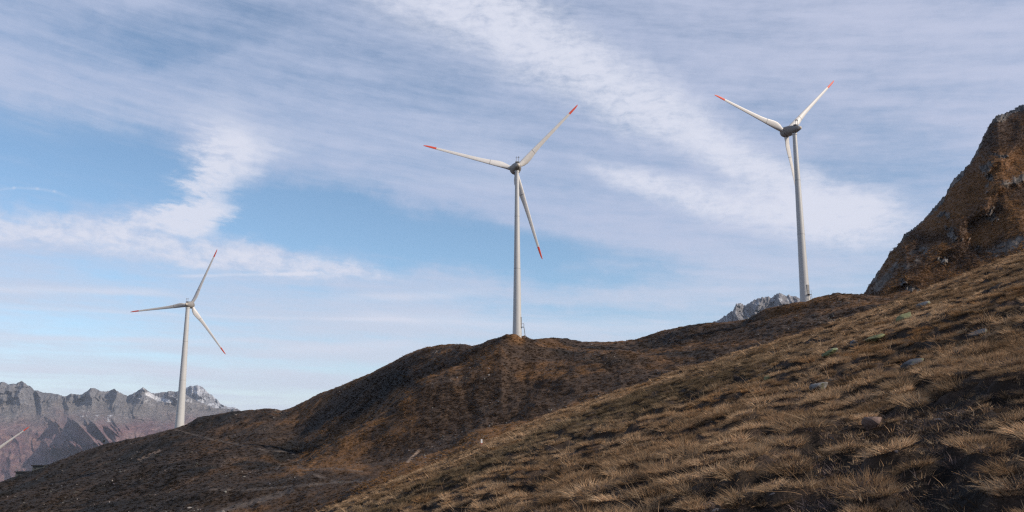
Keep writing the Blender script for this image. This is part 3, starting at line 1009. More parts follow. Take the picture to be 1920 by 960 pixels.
# ------------------------------------------------------------------ wind turbines
def paint_mat(name, colr, rough=0.45, dirt=0.15, spec=0.4, streaks=False):
    m, t, b = new_mat(name)
    p = objco()
    n = noise(p, 1.4, 5, 0.65)
    n2 = noise(p, 0.35, 4, 0.6)
    f = ((n * 0.6 + n2 * 0.6) - 0.45) * 2.0
    c = mixc((f * dirt).clamp(), colr, tuple(x * 0.45 for x in colr))
    t.links.new(c, b.inputs['Base Color'])
    b.inputs['Roughness'].default_value = rough
    b.inputs['Specular IOR Level'].default_value = spec
    return m


M_TOWER = paint_mat('tower_paint', (0.46, 0.45, 0.435), 0.38, 0.2, 0.5)
M_BLADE = paint_mat('blade_paint', (0.60, 0.57, 0.54), 0.45, 0.25)
M_RED = paint_mat('red_paint', (0.62, 0.075, 0.035), 0.5, 0.1)
M_NAC = paint_mat('nacelle_paint', (0.27, 0.25, 0.23), 0.55, 0.7)
M_CAP = paint_mat('nacelle_cap_paint', (0.52, 0.45, 0.37), 0.5, 0.3)
M_SEAM = paint_mat('seam_grey', (0.20, 0.19, 0.18), 0.6, 0.2)
M_STEEL = paint_mat('galvanised_steel', (0.22, 0.22, 0.22), 0.45, 0.3, 0.5)
M_DARK = paint_mat('dark_opening', (0.03, 0.03, 0.03), 0.7, 0.1)


class MB:
    def __init__(s):
        s.v, s.f = [], []

    def loft(s, rings, cap=True):
        b0 = len(s.v)
        k = len(rings[0])
        for r in rings:
            s.v += [tuple(p) for p in r]
        for i in range(len(rings) - 1):
            for j in range(k):
                a, c = b0 + i * k + j, b0 + i * k + (j + 1) % k
                s.f.append((a, c, c + k, a + k))
        if cap:
            s.f.append(tuple(range(b0 + k - 1, b0 - 1, -1)))
            s.f.append(tuple(b0 + (len(rings) - 1) * k + j for j in range(k)))
        return s

    def lathe_z(s, prof, seg=40, cx=0.0, cy=0.0):
        return s.loft([[(cx + r * math.cos(2 * math.pi * j / seg), cy + r * math.sin(2 * math.pi * j / seg), z) for j in range(seg)] for r, z in prof])

    def lathe_y(s, prof, seg=36, cz=0.0):
        return s.loft([[(r * math.cos(2 * math.pi * j / seg), y, cz + r * math.sin(2 * math.pi * j / seg)) for j in range(seg)] for r, y in prof])

    def box(s, x0, x1, y0, y1, z0, z1):
        b = len(s.v)
        s.v += [(x, y, z) for z in (z0, z1) for x, y in ((x0, y0), (x1, y0), (x1, y1), (x0, y1))]
        s.f += [tuple(b + i for i in q) for q in ((3, 2, 1, 0), (4, 5, 6, 7), (0, 1, 5, 4), (1, 2, 6, 5), (2, 3, 7, 6), (3, 0, 4, 7))]
        return s

    def tube(s, p0, p1, r0, r1=None, seg=8):
        p0, p1 = Vector(p0), Vector(p1)
        r1 = r0 if r1 is None else r1
        d = (p1 - p0).normalized()
        a = d.orthogonal().normalized()
        b = d.cross(a)
        return s.loft([[p + (a * math.cos(2 * math.pi * j / seg) + b * math.sin(2 * math.pi * j / seg)) * r for j in range(seg)] for p, r in ((p0, r0), (p1, r1))])

    def build(s, name, mat, parent=None, smooth_shade=True, angle=40):
        me = bpy.data.meshes.new(name)
        me.from_pydata([tuple(v) for v in s.v], [], s.f)
        me.materials.append(mat)
        me.update()
        if smooth_shade:
            me.shade_smooth()
            me.set_sharp_from_angle(angle=math.radians(angle))
        return link(bpy.data.objects.new(name, me), parent)


R_ROTOR = 22.0
OVERHANG = 3.0
# span station, chord, thickness, centre shift toward the trailing edge, twist in degrees
BLADE = [(0.95, 1.15, 1.10, 0.0, 1.0), (1.5, 1.30, 1.05, 0.06, 1.0), (2.2, 1.72, 0.90, 0.25, 1.0), (3.2, 1.98, 0.72, 0.36, 0.9), (4.2, 1.92, 0.60, 0.34, 0.75), (5.2, 1.72, 0.50, 0.27, 0.6),
         (6.2, 1.48, 0.42, 0.19, 0.48), (8.0, 1.22, 0.33, 0.12, 0.35), (11.0, 1.00, 0.25, 0.08, 0.22), (14.0, 0.84, 0.19, 0.06, 0.12), (17.0, 0.70, 0.14, 0.04, 0.05), (18.95, 0.60, 0.12, 0.03, 0.02)]
TIP = [(18.95, 0.60, 0.12, 0.03, 0.02), (20.0, 0.54, 0.10, 0.02, 0.0), (21.2, 0.42, 0.08, 0.0, 0.0), (21.8, 0.24, 0.06, -0.05, 0.0), (22.0, 0.10, 0.04, -0.10, 0.0)]


def blade_rings(sect, twist, pitch, k=20):
    rings = []
    for r, ch, th, sh, tw in sect:
        ang = math.radians(pitch + twist * tw)
        ring = []
        for j in range(k):
            ph = 2 * math.pi * j / k
            c = math.cos(ph)
            tx = -sh - 0.44 * ch * c                          # toward the trailing edge at c = +1
            fat = 1.0 if r < 1.6 else 0.45 + 0.55 * (0.5 - 0.5 * c) ** 0.6
            ty = 0.5 * th * math.sin(ph) * fat
            ring.append((r, tx * math.cos(ang) - ty * math.sin(ang), tx * math.sin(ang) + ty * math.cos(ang)))
        rings.append(ring)
    return rings


def wind_turbine(hub_px, Yhub, yaw, phase, label, twist, pitch, r_base, r_top, base_px=None, door_az=None, base_drop=0.0):
    """hub point in the photograph, its distance, the compass heading of the rotor and the angle of the first blade"""
    C = P(hub_px[0], hub_px[1], Yhub)
    a, tl = math.radians(yaw), math.radians(5.0)
    fwd = Vector((math.sin(a), math.cos(a), 0))
    axis = fwd * math.cos(tl) + Vector((0, 0, 1)) * math.sin(tl)
    T = C - axis * OVERHANG                                  # point on the tower axis inside the nacelle
    ground = hill_at(T.x, T.y) if base_px is None else base_px
    root = empty('wind_turbine', (T.x, T.y, ground - base_drop))
    tag(root, label, 'wind turbine', 'white three bladed wind turbines on the ridge')
    H = T.z - (ground - base_drop)
    loc = Matrix.Rotation(-a, 4, 'Z')
    # tower with flange rings where its sections are bolted
    top = H - 1.12
    mb = MB()
    prof = [(r_base * 1.10, -2.0), (r_base * 1.06, 0.4), (r_base * 1.0, 2.2)]
    for i in range(1, 25):
        k = i / 24.0
        prof.append((r_base + (r_top - r_base) * (k ** 0.85), 2.2 + (top - 2.2) * k))
    mb.lathe_z(prof, 56)
    tower = mb.build('tower', M_TOWER, root)
    for k in (0.36, 0.70):
        z = 2.2 + (top - 2.2) * k
        r = r_base + (r_top - r_base) * (k ** 0.85)
        MB().lathe_z([(r - 0.02, z - 0.035), (r + 0.012, z - 0.035), (r + 0.012, z + 0.035), (r - 0.02, z + 0.035)], 56).build('section_joint', M_SEAM, tower)
    MB().lathe_z([(r_top - 0.02, top - 0.25), (r_top + 0.09, top - 0.22), (r_top + 0.09, top + 0.12), (r_top - 0.02, top + 0.14)], 48).build('yaw_collar', M_TOWER, root)
    # door and its steel landing
    da = math.radians(door_az if door_az is not None else 100.0)
    dm = Matrix.Rotation(da, 4, 'Z')

    def placed(mbx):
        mbx.v = [tuple(dm @ Vector(v)) for v in mbx.v]
        return mbx
    rb = r_base
    dmb = MB()
    nseg = 8
    z0, z1, hw = 1.9, 4.0, 0.42
    fa = [(-hw + 2 * hw * i / nseg) for i in range(nseg + 1)]
    prs = [[(math.sqrt(max((rb + o) ** 2 - y * y, 0.01)), y, z) for y in fa] for z in (z0, z1) for o in (0.05,)]
    back = [[(math.sqrt(max((rb - 0.05) ** 2 - y * y, 0.01)), y, z) for y in fa] for z in (z0, z1)]
    ring0 = prs[0] + back[0][::-1]
    ring1 = prs[1] + back[1][::-1]
    dmb.loft([ring0, ring1])
    door = placed(dmb).build('door', M_SEAM, tower, True, 30)
    st = MB().box(rb - 0.1, rb + 0.55, -0.5, 0.5, 1.74, 1.80)
    for sgn in (-1, 1):
        st.tube((rb + 0.52, sgn * 0.48, 1.8), (rb + 0.52, sgn * 0.48, 2.55), 0.025)
        st.tube((rb + 0.02, sgn * 0.48, 2.55), (rb + 0.52, sgn * 0.48, 2.55), 0.025)
        st.tube((rb + 0.55, sgn * 0.30, 1.76), (rb + 0.85, sgn * 0.30, -0.6), 0.04)
    for i in range(8):
        k = (i + 0.5) / 8
        st.box(rb + 0.55 + 0.3 * k - 0.06, rb + 0.55 + 0.3 * k + 0.06, -0.3, 0.3, 1.74 - 2.34 * k - 0.015, 1.74 - 2.34 * k + 0.015)
    placed(st).build('entry_steps', M_STEEL, root, False)

    # nacelle: an egg, fat end at the rotor, along local +y
    def oriented(name, mb, mat, parent=root, sm=True, ang=40):
        M = Matrix.Translation(Vector((0, 0, H))) @ loc @ Matrix.Rotation(tl, 4, 'X')
        mb.v = [tuple(M @ Vector(v)) for v in mb.v]
        return mb.build(name, mat, parent, sm, ang)
    prof = [(0.52, -1.70)] + [(0.52 + (1.26 - 0.52) * math.sin(math.pi / 2 * min(1, (y + 1.70) / 3.9)), y) for y in np.linspace(-1.63, 2.12, 18)]
    nac = oriented('nacelle', MB().lathe_y(prof), M_NAC)
    oriented('tail_cap', MB().lathe_y([(0.04, -2.26), (0.23, -2.20), (0.38, -2.06), (0.47, -1.89), (0.50, -1.68)]), M_CAP, nac)
    ringm = MB().lathe_y([(1.22, 2.12), (1.25, 2.14), (1.25, 2.22), (1.22, 2.24)])
    oriented('generator_gap', ringm, M_DARK, nac)
    oriented('spinner', MB().lathe_y([(1.26, 2.24), (1.29, 2.7), (1.26, 3.2), (1.14, 3.6), (0.92, 3.95), (0.58, 4.22), (0.2, 4.36), (0.03, 4.38)]), M_NAC)
    vane = MB().tube((0.25, -0.8, 0.8), (0.25, -0.8, 2.1), 0.05).tube((-0.3, -0.8, 0.8), (-0.3, -0.8, 1.95), 0.05).tube((-0.45, -0.8, 1.9), (0.45, -0.8, 2.05), 0.035)
    vane.tube((0.25, -0.8, 2.1), (0.25, -0.8, 2.22), 0.13)
    vane.box(-0.32, -0.28, -1.2, -0.65, 1.95, 2.18)
    vane.box(-0.45, 0.4, -1.0, -0.1, 0.85, 1.10)
    oriented('weather_mast', vane, M_STEEL, nac, True, 30)
    # three blades; each mesh is drawn along +x in the rotor plane, y in the plane, z along the axis
    right = Vector((math.cos(a), -math.sin(a), 0))
    up = right.cross(axis)
    for k in range(3):
        b = math.radians(phase + 120 * k)
        rad = right * math.cos(b) + up * math.sin(b)
        tan = -right * math.sin(b) + up * math.cos(b)        # counter-clockwise seen from the camera
        O = C - Vector(root.location)

        def place(rings):
            return [[O + rad * p[0] + tan * p[1] + axis * p[2] for p in r] for r in rings]
        bl = MB().loft(place(blade_rings(BLADE, twist, pitch))).build('blade', M_BLADE, root, True, 60)
        MB().loft(place(blade_rings(TIP, twist, pitch))).build('red_tip', M_RED, bl, True, 60)
        seam = [(r, c + 0.03, t + 0.03, sh, tw) for r, c, t, sh, tw in ((6.10, 1.50, 0.43, 0.197, 0.49), (6.20, 1.48, 0.42, 0.19, 0.48))]
        MB().loft(place(blade_rings(seam, twist, pitch)), False).build('seam', M_SEAM, bl, True, 60)
    return root


wind_turbine((358.2, 571.9), 323.6, 0.6, 66.4, 'left turbine behind the ridge, its tower overlapping the far snowy mountains', 26, 4, 1.50, 0.68, door_az=100)
wind_turbine((965.9, 317.6), 204.1, -8.0, 47.4, 'middle turbine standing on the rounded knoll in the centre of the ridge', -22, -6, 0.98, 0.43, door_az=-8)
wind_turbine((1472.8, 247.8), 208.3, -25.5, 44.6, 'right turbine beside the steep mountain, nacelle seen from the side and tallest in view', 14, 6, 1.10, 0.50, door_az=-58)
wind_turbine((-24.3, 854.3), 430, -8.0, 37.0, 'turbine outside the left edge of which one red tipped blade shows before the purple mountains', -22, -6, 1.5, 0.75,
             base_px=P(-24.3, 854.3, 430).z - 44)


# ------------------------------------------------------------------ grass, heather and loose stones
def hidden_collection(name):
    return bpy.data.collections.new(name)


def scatter(name, label, pts, rot, scl, tint, idx, coll, kind='stuff'):
    """one object that carries many small plants or stones"""
    me = bpy.data.meshes.new(name)
    me.vertices.add(len(pts))
    me.vertices.foreach_set('co', np.ascontiguousarray(pts, np.float32).ravel())
    for nm, ty, arr in (('rot', 'FLOAT_VECTOR', rot), ('scl', 'FLOAT_VECTOR', scl), ('tint', 'FLOAT_VECTOR', tint)):
        a = me.attributes.new(nm, ty, 'POINT')
        a.data.foreach_set('vector', np.ascontiguousarray(arr, np.float32).ravel())
    a = me.attributes.new('pick', 'INT', 'POINT')
    a.data.foreach_set('value', np.ascontiguousarray(idx, np.int32))
    ob = bpy.data.objects.new(name, me)
    link(ob)
    ng = bpy.data.node_groups.new(name + '_nodes', 'GeometryNodeTree')
    ng.interface.new_socket('Geometry', in_out='INPUT', socket_type='NodeSocketGeometry')
    ng.interface.new_socket('Geometry', in_out='OUTPUT', socket_type='NodeSocketGeometry')
    gi, go = ng.nodes.new('NodeGroupInput'), ng.nodes.new('NodeGroupOutput')
    ci = ng.nodes.new('GeometryNodeCollectionInfo')
    ci.inputs['Collection'].default_value = coll
    ci.inputs['Separate Children'].default_value = True
    ci.inputs['Reset Children'].default_value = True
    iop = ng.nodes.new('GeometryNodeInstanceOnPoints')
    iop.inputs['Pick Instance'].default_value = True

    def named(nm, ty):
        n = ng.nodes.new('GeometryNodeInputNamedAttribute')
        n.data_type = ty
        n.inputs['Name'].default_value = nm
        return n.outputs['Attribute']
    L = ng.links
    L.new(gi.outputs[0], iop.inputs['Points'])
    L.new(ci.outputs[0], iop.inputs['Instance'])
    L.new(named('pick', 'INT'), iop.inputs['Instance Index'])
    L.new(named('rot', 'FLOAT_VECTOR'), iop.inputs['Rotation'])
    L.new(named('scl', 'FLOAT_VECTOR'), iop.inputs['Scale'])
    L.new(iop.outputs[0], go.inputs[0])
    md = ob.modifiers.new('plants', 'NODES')
    md.node_group = ng
    tag(ob, label, None, None, kind)
    return ob


def mat_grass(name):
    m = bpy.data.materials.new(name)
    m.use_nodes = True
    t = m.node_tree
    t.nodes.clear()
    N.tree = t
    out = t.nodes.new('ShaderNodeOutputMaterial')
    at = attr('tint')
    at.attribute_type = 'INSTANCER'
    bl = attr('leaf')
    col = mixc(1.0, at.outputs['Vector'], bl.outputs['Color'], 'MULTIPLY')
    d = t.nodes.new('ShaderNodeBsdfDiffuse')
    tr = t.nodes.new('ShaderNodeBsdfTranslucent')
    mx = t.nodes.new('ShaderNodeMixShader')
    mx.inputs[0].default_value = 0.3
    t.links.new(col, d.inputs[0])
    t.links.new(col, tr.inputs[0])
    t.links.new(d.outputs[0], mx.inputs[1])
    t.links.new(tr.outputs[0], mx.inputs[2])
    t.links.new(mx.outputs[0], out.inputs[0])
    return m


M_GRASS = mat_grass('dry_grass_blades')


def tuft(name, n, rad, lo, hi, width, lean, stiff, seed, segs=3):
    """a tussock of thin curved blades"""
    g = np.random.default_rng(seed)
    V, Q, C = [], [], []
    for i in range(n):
        ph = g.uniform(0, 2 * math.pi)
        rr = rad * math.sqrt(g.uniform(0, 1))
        base = np.array([rr * math.cos(ph), rr * math.sin(ph), -0.02])
        out = np.array([math.cos(ph + g.normal(0, 0.6)), math.sin(ph + g.normal(0, 0.6)), 0])
        L = g.uniform(lo, hi)
        tilt = min(1.25, abs(g.normal(0.25, 0.2)) + 0.55 * rr / rad)
        d = out * math.sin(tilt) + np.array([lean, 0, math.cos(tilt)])
        d /= np.linalg.norm(d)
        side = np.cross(d, g.normal(0, 1, 3))
        side /= np.linalg.norm(side)
        bend = out * g.uniform(0.15, 0.6) * (1 - stiff) + np.array([lean * 0.6, 0, -0.35 * (1 - stiff) * g.uniform(0.2, 1)])
        w = width * g.uniform(0.6, 1.3)
        b0 = len(V)
        tone = g.uniform(0.6, 1.25)
        hue = g.uniform(-0.10, 0.10)
        for k in range(segs + 1):
            t = k / segs
            p = base + d * L * t + bend * L * t * t * 0.9
            ww = w * (1 - t * 0.85) * 0.5
            V += [p - side * ww, p + side * ww]
            C += [[tone * (1 + hue), tone, tone * (1 - hue)]] * 2
        for k in range(segs):
            a = b0 + 2 * k
            Q.append((a, a + 1, a + 3, a + 2))
    me = mesh_np(name, np.array(V), np.array(Q), M_GRASS, True, {'leaf': np.array(C)})
    return bpy.data.objects.new(name, me)


def fill(coll, obs):
    for o in obs:
        coll.objects.link(o)
    return coll


near_c = fill(hidden_collection('near_tufts'), [tuft('tuft_a%d' % i, 480, 0.17, 0.045, 0.120, 0.0050, -0.04, 0.15, 100 + i) for i in range(6)]
              + [tuft('tuft_b%d' % i, 14, 0.10, 0.20, 0.42, 0.0045, -0.35, 0.55, 200 + i, 4) for i in range(3)])
mid_c = fill(hidden_collection('mid_tufts'), [tuft('tuft_c%d' % i, 250, 0.17, 0.045, 0.135, 0.0095, -0.04, 0.15, 300 + i) for i in range(6)]
             + [tuft('tuft_d%d' % i, 9, 0.10, 0.24, 0.46, 0.008, -0.35, 0.55, 400 + i, 3) for i in range(3)])
far_c = fill(hidden_collection('far_tufts'), [tuft('tuft_e%d' % i, 110, 0.18, 0.05, 0.150, 0.019, -0.04, 0.15, 500 + i, 2) for i in range(6)]
             + [tuft('tuft_f%d' % i, 10, 0.12, 0.25, 0.46, 0.016, -0.3, 0.55, 600 + i, 2) for i in range(3)])
heath_c = fill(hidden_collection('heath_clumps'), [tuft('clump_%d' % i, 26, 0.42, 0.22, 0.55, 0.17, 0.0, 0.2, 700 + i, 2) for i in range(6)])

STRAW = np.array([0.490, 0.330, 0.200])
BROWN = np.array([0.270, 0.170, 0.098])
ORANGE = np.array([0.330, 0.175, 0.074])
OLIVE = np.array([0.120, 0.100, 0.055])
GREYB = np.array([0.110, 0.082, 0.060])


def slope_tints(X, Y, n):
    a = sstep(fbm(X * 0.22, Y * 0.12, 3, 0.5, 131) + rng.normal(0, 0.28, n), -0.45, 0.55)[:, None]
    c = BROWN * (1 - a) + STRAW * a
    o = (sstep(fbm(X * 0.18 + 40, Y * 0.1, 3, 0.5, 132) + rng.normal(0, 0.25, n), 0.45, 0.95) * 0.7)[:, None]
    c = c * (1 - o) + ORANGE * o
    # a belt of darker heather along the upper edge of the slope
    px, py = to_px(X, Y, fore_height(X, Y, False))
    eu = np.interp(px, [p[0] for p in EDGE], [p[1] for p in EDGE])
    band = np.exp(-((py - eu - 42 - 14 * fbm(X * 0.08, Y * 0.05, 2, 0.5, 134)) / 20.0) ** 2) * sstep(px, 1620, 1350)
    k = (np.clip(band + 0.55 * sstep(fbm(X * 0.12, Y * 0.09, 3, 0.5, 133), 0.1, 0.6), 0, 1) * 0.75)[:, None]
    c = c * (1 - k) + (OLIVE * 0.5 + GREYB * 0.5) * k
    return c * rng.uniform(0.6, 1.3, (n, 1)), band


def slope_grass(name, label, d0, d1, coll, n_loose, stem_share):
    """a cushion on every tussock of this belt, loose grass and tall stems between them"""
    iy = np.arange(math.floor(0 / CELL), math.ceil(d1 / (CELL * 1.1)) + 1)
    ix = np.arange(math.floor(-d1 / CELL), math.ceil(d1 / CELL) + 1)
    IX, IY = np.meshgrid(ix.astype(float), iy.astype(float))
    X, Y, S = (a.ravel() for a in tussock_cell(IX, IY))
    d, az = np.hypot(X, Y), np.arctan2(X, Y)
    k = (S > 0) & (d >= d0) & (d < d1) & (az > -0.72) & (az < 0.76)
    X, Y, S = X[k], Y[k], S[k]
    # two offset cushions make each tussock uneven
    off = rng.normal(0, 0.35, (len(X), 2)) * S[:, None]
    X = np.concatenate([X, X + off[:, 0]])
    Y = np.concatenate([Y, Y + off[:, 1]])
    S = np.concatenate([S, S * rng.uniform(0.4, 0.8, len(S))])
    # loose low grass
    d = np.sqrt(rng.uniform(d0 * d0, d1 * d1, n_loose))
    az = rng.uniform(-0.70, 0.74, n_loose)
    lx, ly = d * np.sin(az), d * np.cos(az)
    keep = rng.uniform(0, 1, n_loose) < (1 - 0.9 * bare(lx, ly)) * sstep(fbm(lx * 0.5, ly * 0.3, 3, 0.5, 151), -0.3, 0.7) * sstep(mound(lx, ly), -0.25, 0.15)
    lx, ly = lx[keep], ly[keep]
    stem = np.concatenate([np.zeros(len(X), bool), rng.uniform(0, 1, len(lx)) < stem_share])
    loose = np.concatenate([np.zeros(len(X), bool), np.ones(len(lx), bool)])
    X, Y = np.concatenate([X, lx]), np.concatenate([Y, ly])
    S = np.concatenate([S, rng.uniform(0.10, 0.20, len(lx))])
    m = len(X)
    Z = fore_height(X, Y)
    tint, band = slope_tints(X, Y, m)
    pick = np.where(stem, rng.integers(6, 9, m), rng.integers(0, 6, m))
    sc = S / 0.24
    sc[stem] = rng.uniform(0.7, 1.3, stem.sum())
    flat = rng.uniform(0.75, 1.25, m)
    flat[loose & ~stem] *= 0.8
    asp = rng.uniform(0.85, 1.25, m)
    scl = np.stack([sc / asp, sc * asp, sc * flat], -1)
    rot = np.stack([rng.normal(0, 0.12, m), rng.normal(-0.22, 0.12, m), np.where(stem, rng.normal(0, 0.5, m), rng.uniform(-0.6, 0.6, m))], -1)
    tint[stem] = tint[stem] * 0.4 + STRAW * 0.75
    scatter(name, label, np.stack([X, Y, Z - 0.015], -1), rot, scl, tint, pick, coll)
    print(name, m)


slope_grass('near_grass', 'dry straw brown tussock grass close by', 2.5, 17, near_c, 2600, 0.25)
slope_grass('slope_grass', 'dry straw brown tussock grass over the slope', 17, 42, mid_c, 8000, 0.30)
slope_grass('edge_grass', 'dry brown grass toward the upper edge of the slope', 42, 97, far_c, 20000, 0.22)


def face_pick(G, n, weight):
    """vertices of a terrain sheet, evenly spread over what faces the eye"""
    py = G['py']
    w = np.zeros_like(py)
    w[:-1] = np.maximum(0.02, py[:-1] - py[1:])
    w *= weight
    w[G['behind']] = 0
    p = (w / w.sum()).ravel()
    return rng.choice(p.size, n, p=p)


def hill_plants():
    G = HILLG
    wgt = (1 - 0.9 * G['path']) * (1 - 0.9 * G['slab']) * sstep(G['px'], -250, -50) * sstep(G['px'], 2150, 1950) * sstep(G['Y'], 70, 85) * (1 - 0.5 * np.clip(G['stony'], 0, 1))
    i = face_pick(G, 75000, wgt)
    X, Y, Z, g = (G[k].ravel()[i] for k in ('X', 'Y', 'Z', 'g1'))
    n = len(i)
    X = X + rng.normal(0, 0.15, n)
    a = np.clip(g + rng.normal(0, 0.13, n), 0, 1)[:, None]
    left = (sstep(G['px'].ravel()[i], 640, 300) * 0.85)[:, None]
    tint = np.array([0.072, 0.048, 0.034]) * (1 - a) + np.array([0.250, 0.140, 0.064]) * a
    tint = tint * (1 - left) + np.array([0.0175, 0.0155, 0.0135]) * left  # clumps on the left slope carry the painted shade too
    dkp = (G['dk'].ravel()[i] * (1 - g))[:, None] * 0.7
    tint = tint * (1 - dkp) + np.array([0.020, 0.0175, 0.015]) * dkp  # clumps follow the dark ground, its painted shade included
    tint *= rng.uniform(0.7, 1.25, (n, 1))
    sc = rng.uniform(0.3, 0.75, n) * np.clip(Y / 200, 0.6, 1.1)
    scl = np.stack([sc, sc, sc * rng.uniform(0.5, 1.0, n)], -1)
    rot = np.stack([rng.normal(0, 0.15, n), rng.normal(0, 0.15, n), rng.uniform(0, 6.28, n)], -1)
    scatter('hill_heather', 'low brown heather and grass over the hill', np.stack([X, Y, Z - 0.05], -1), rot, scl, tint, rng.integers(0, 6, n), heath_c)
    G = PEAKG
    i = face_pick(G, 26000, (1 - 0.97 * G['rk']) * sstep(G['px'], 2150, 2000))
    X, Y, Z, g = (G[k].ravel()[i] for k in ('X', 'Y', 'Z', 'g'))
    n = len(i)
    a = np.clip(g + rng.normal(0, 0.15, n), 0, 1)[:, None]
    tint = (np.array([0.085, 0.052, 0.034]) * (1 - a) + np.array([0.320, 0.178, 0.082]) * a) * rng.uniform(0.75, 1.25, (n, 1))  # clumps follow the rust, painted sunlit patches included
    sc = rng.uniform(0.4, 1.0, n)
    scl = np.stack([sc, sc, sc * rng.uniform(0.3, 0.6, n)], -1)
    rot = np.stack([rng.normal(0, 0.15, n) + 0.3, rng.normal(0, 0.15, n) - 0.3, rng.uniform(0, 6.28, n)], -1)
    scatter('flank_grass', 'rusty grass on the steep mountainside', np.stack([X, Y, Z - 0.05], -1), rot, scl, tint, rng.integers(0, 6, n), heath_c)


hill_plants()


def mat_stone(name, inst=True):
    m, t, b = new_mat(name)
    p = objco()
    n = noise(p, 3.0, 5, 0.65)
    base = attr('tint')
    base.attribute_type = 'INSTANCER'
    t.links.new(mixc(n, mixc(1.0, base.outputs['Vector'], (0.6, 0.6, 0.6), 'MULTIPLY'), mixc(1.0, base.outputs['Vector'], (1.3, 1.3, 1.3), 'MULTIPLY')), b.inputs['Base Color'])
    return m


def stone_mesh(name, seed, mat, flat=0.6, sub=2, rough=0.35, size=1.0):
    """an angular boulder: an icosphere planed off by random flats"""
    import bmesh
    g = np.random.default_rng(seed)
    bm = bmesh.new()
    bmesh.ops.create_icosphere(bm, subdivisions=sub, radius=1.0)
    planes = g.normal(0, 1, (9, 3))
    planes /= np.linalg.norm(planes, axis=1)[:, None]
    off = g.uniform(0.55, 0.9, 9)
    for v in bm.verts:
        p = np.array(v.co)
        for nrm, o in zip(planes, off):
            s_ = p @ nrm - o
            if s_ > 0:
                p = p - nrm * s_ * 0.95
        p = p * (1 + rough * 0.12 * g.normal())
        v.co = (p[0] * size, p[1] * size, p[2] * flat * size)
    me = bpy.data.meshes.new(name)
    bm.to_mesh(me)
    bm.free()
    me.materials.append(mat)
    return me


M_STONE = mat_stone('loose_stone')
stone_c = fill(hidden_collection('stones'), [bpy.data.objects.new('stone_%d' % i, stone_mesh('stone_%d' % i, 40 + i, M_STONE, 0.55, 1)) for i in range(6)])


def loose_stones():
    G = HILLG
    wgt = np.clip(G['stony'] - 0.25, 0.02, 1) ** 1.3 * sstep(G['px'], -150, -20) * sstep(G['px'], 2000, 1940) * sstep(G['Y'], 75, 90)
    i = face_pick(G, 1700, wgt)
    X, Y, Z = (G[k].ravel()[i] for k in 'XYZ')
    n = len(i)
    sc = 0.10 + 0.26 * rng.uniform(0, 1, n) ** 3
    sc *= np.clip(Y / 200, 0.6, 1.5)
    scl = np.stack([sc * rng.uniform(0.8, 1.9, n), sc, sc * rng.uniform(0.7, 1.2, n)], -1)
    rot = np.stack([rng.normal(0, 0.3, n), rng.normal(-0.4, 0.3, n), rng.uniform(0, 6.28, n)], -1)
    tint = np.array([0.19, 0.17, 0.155]) * (0.25 + rng.uniform(0, 1, (n, 1)) ** 2) * (1 + rng.normal(0, 0.04, (n, 3)))
    scatter('hill_stones', 'pale loose stones strewn over the hill', np.stack([X, Y, Z + 0.03], -1), rot, scl, tint, rng.integers(0, 6, n), stone_c)
    n = 5200
    d = np.sqrt(rng.uniform(3 ** 2, 34 ** 2, n))
    az = rng.uniform(-0.5, 0.7, n)
    X, Y = d * np.sin(az), d * np.cos(az)
    k = rng.uniform(0, 1, n) < 0.10 + 0.9 * np.maximum(bare(X, Y), 0.5 * (1 - hummock(X, Y)))
    X, Y = X[k], Y[k]
    n = len(X)
    sc = 0.007 + 0.035 * rng.uniform(0, 1, n) ** 4
    scl = np.stack([sc * rng.uniform(0.8, 1.8, n), sc, sc * rng.uniform(0.6, 1.0, n)], -1)
    rot = np.stack([rng.normal(0, 0.3, n), rng.normal(-0.3, 0.3, n), rng.uniform(0, 6.28, n)], -1)
    tint = np.array([0.16, 0.14, 0.135]) * rng.uniform(0.3, 1.5, (n, 1))
    scatter('slope_stones', 'small stones and grit on the bare soil of the slope', np.stack([X, Y, fore_height(X, Y) + 0.003], -1), rot, scl, tint, rng.integers(0, 6, n), stone_c)


loose_stones()


def litter():
    """short dead sprigs and flattened blades over the bare soil"""
    n = 90000
    d = 2.5 + 21.5 * rng.uniform(0, 1, n) ** 0.8
    az = rng.uniform(-0.6, 0.72, n)
    X, Y = d * np.sin(az), d * np.cos(az)
    k = rng.uniform(0, 1, n) < 0.30 + 0.7 * bare(X, Y)
    X, Y = X[k], Y[k]
    n = len(X)
    patch = sstep(fbm(X * 0.9, Y * 0.9, 3, 0.5, 141), -0.1, 0.5)[:, None]
    tint = (np.array([0.075, 0.052, 0.036]) * (1 - patch) + np.array([0.130, 0.098, 0.090]) * patch) * rng.uniform(0.4, 1.7, (n, 1))
    dry = rng.uniform(0, 1, n) < 0.25
    tint[dry] = STRAW * rng.uniform(0.5, 1.0, (dry.sum(), 1))
    sc = rng.uniform(0.5, 1.5, n)
    scl = np.stack([sc, sc, sc * rng.uniform(0.3, 1.0, n)], -1)
    rot = np.stack([rng.normal(0, 0.3, n), rng.normal(-0.3, 0.3, n), rng.uniform(0, 6.28, n)], -1)
    scatter('ground_litter', 'dead sprigs and flattened blades on the bare soil', np.stack([X, Y, fore_height(X, Y)], -1), rot, scl, tint, rng.integers(0, 5, n), sprig_c)


sprig_c = fill(hidden_collection('sprigs'), [tuft('sprig_%d' % i, 22, 0.055, 0.015, 0.07, 0.008, -0.05, 0.1, 800 + i, 2) for i in range(5)])
litter()


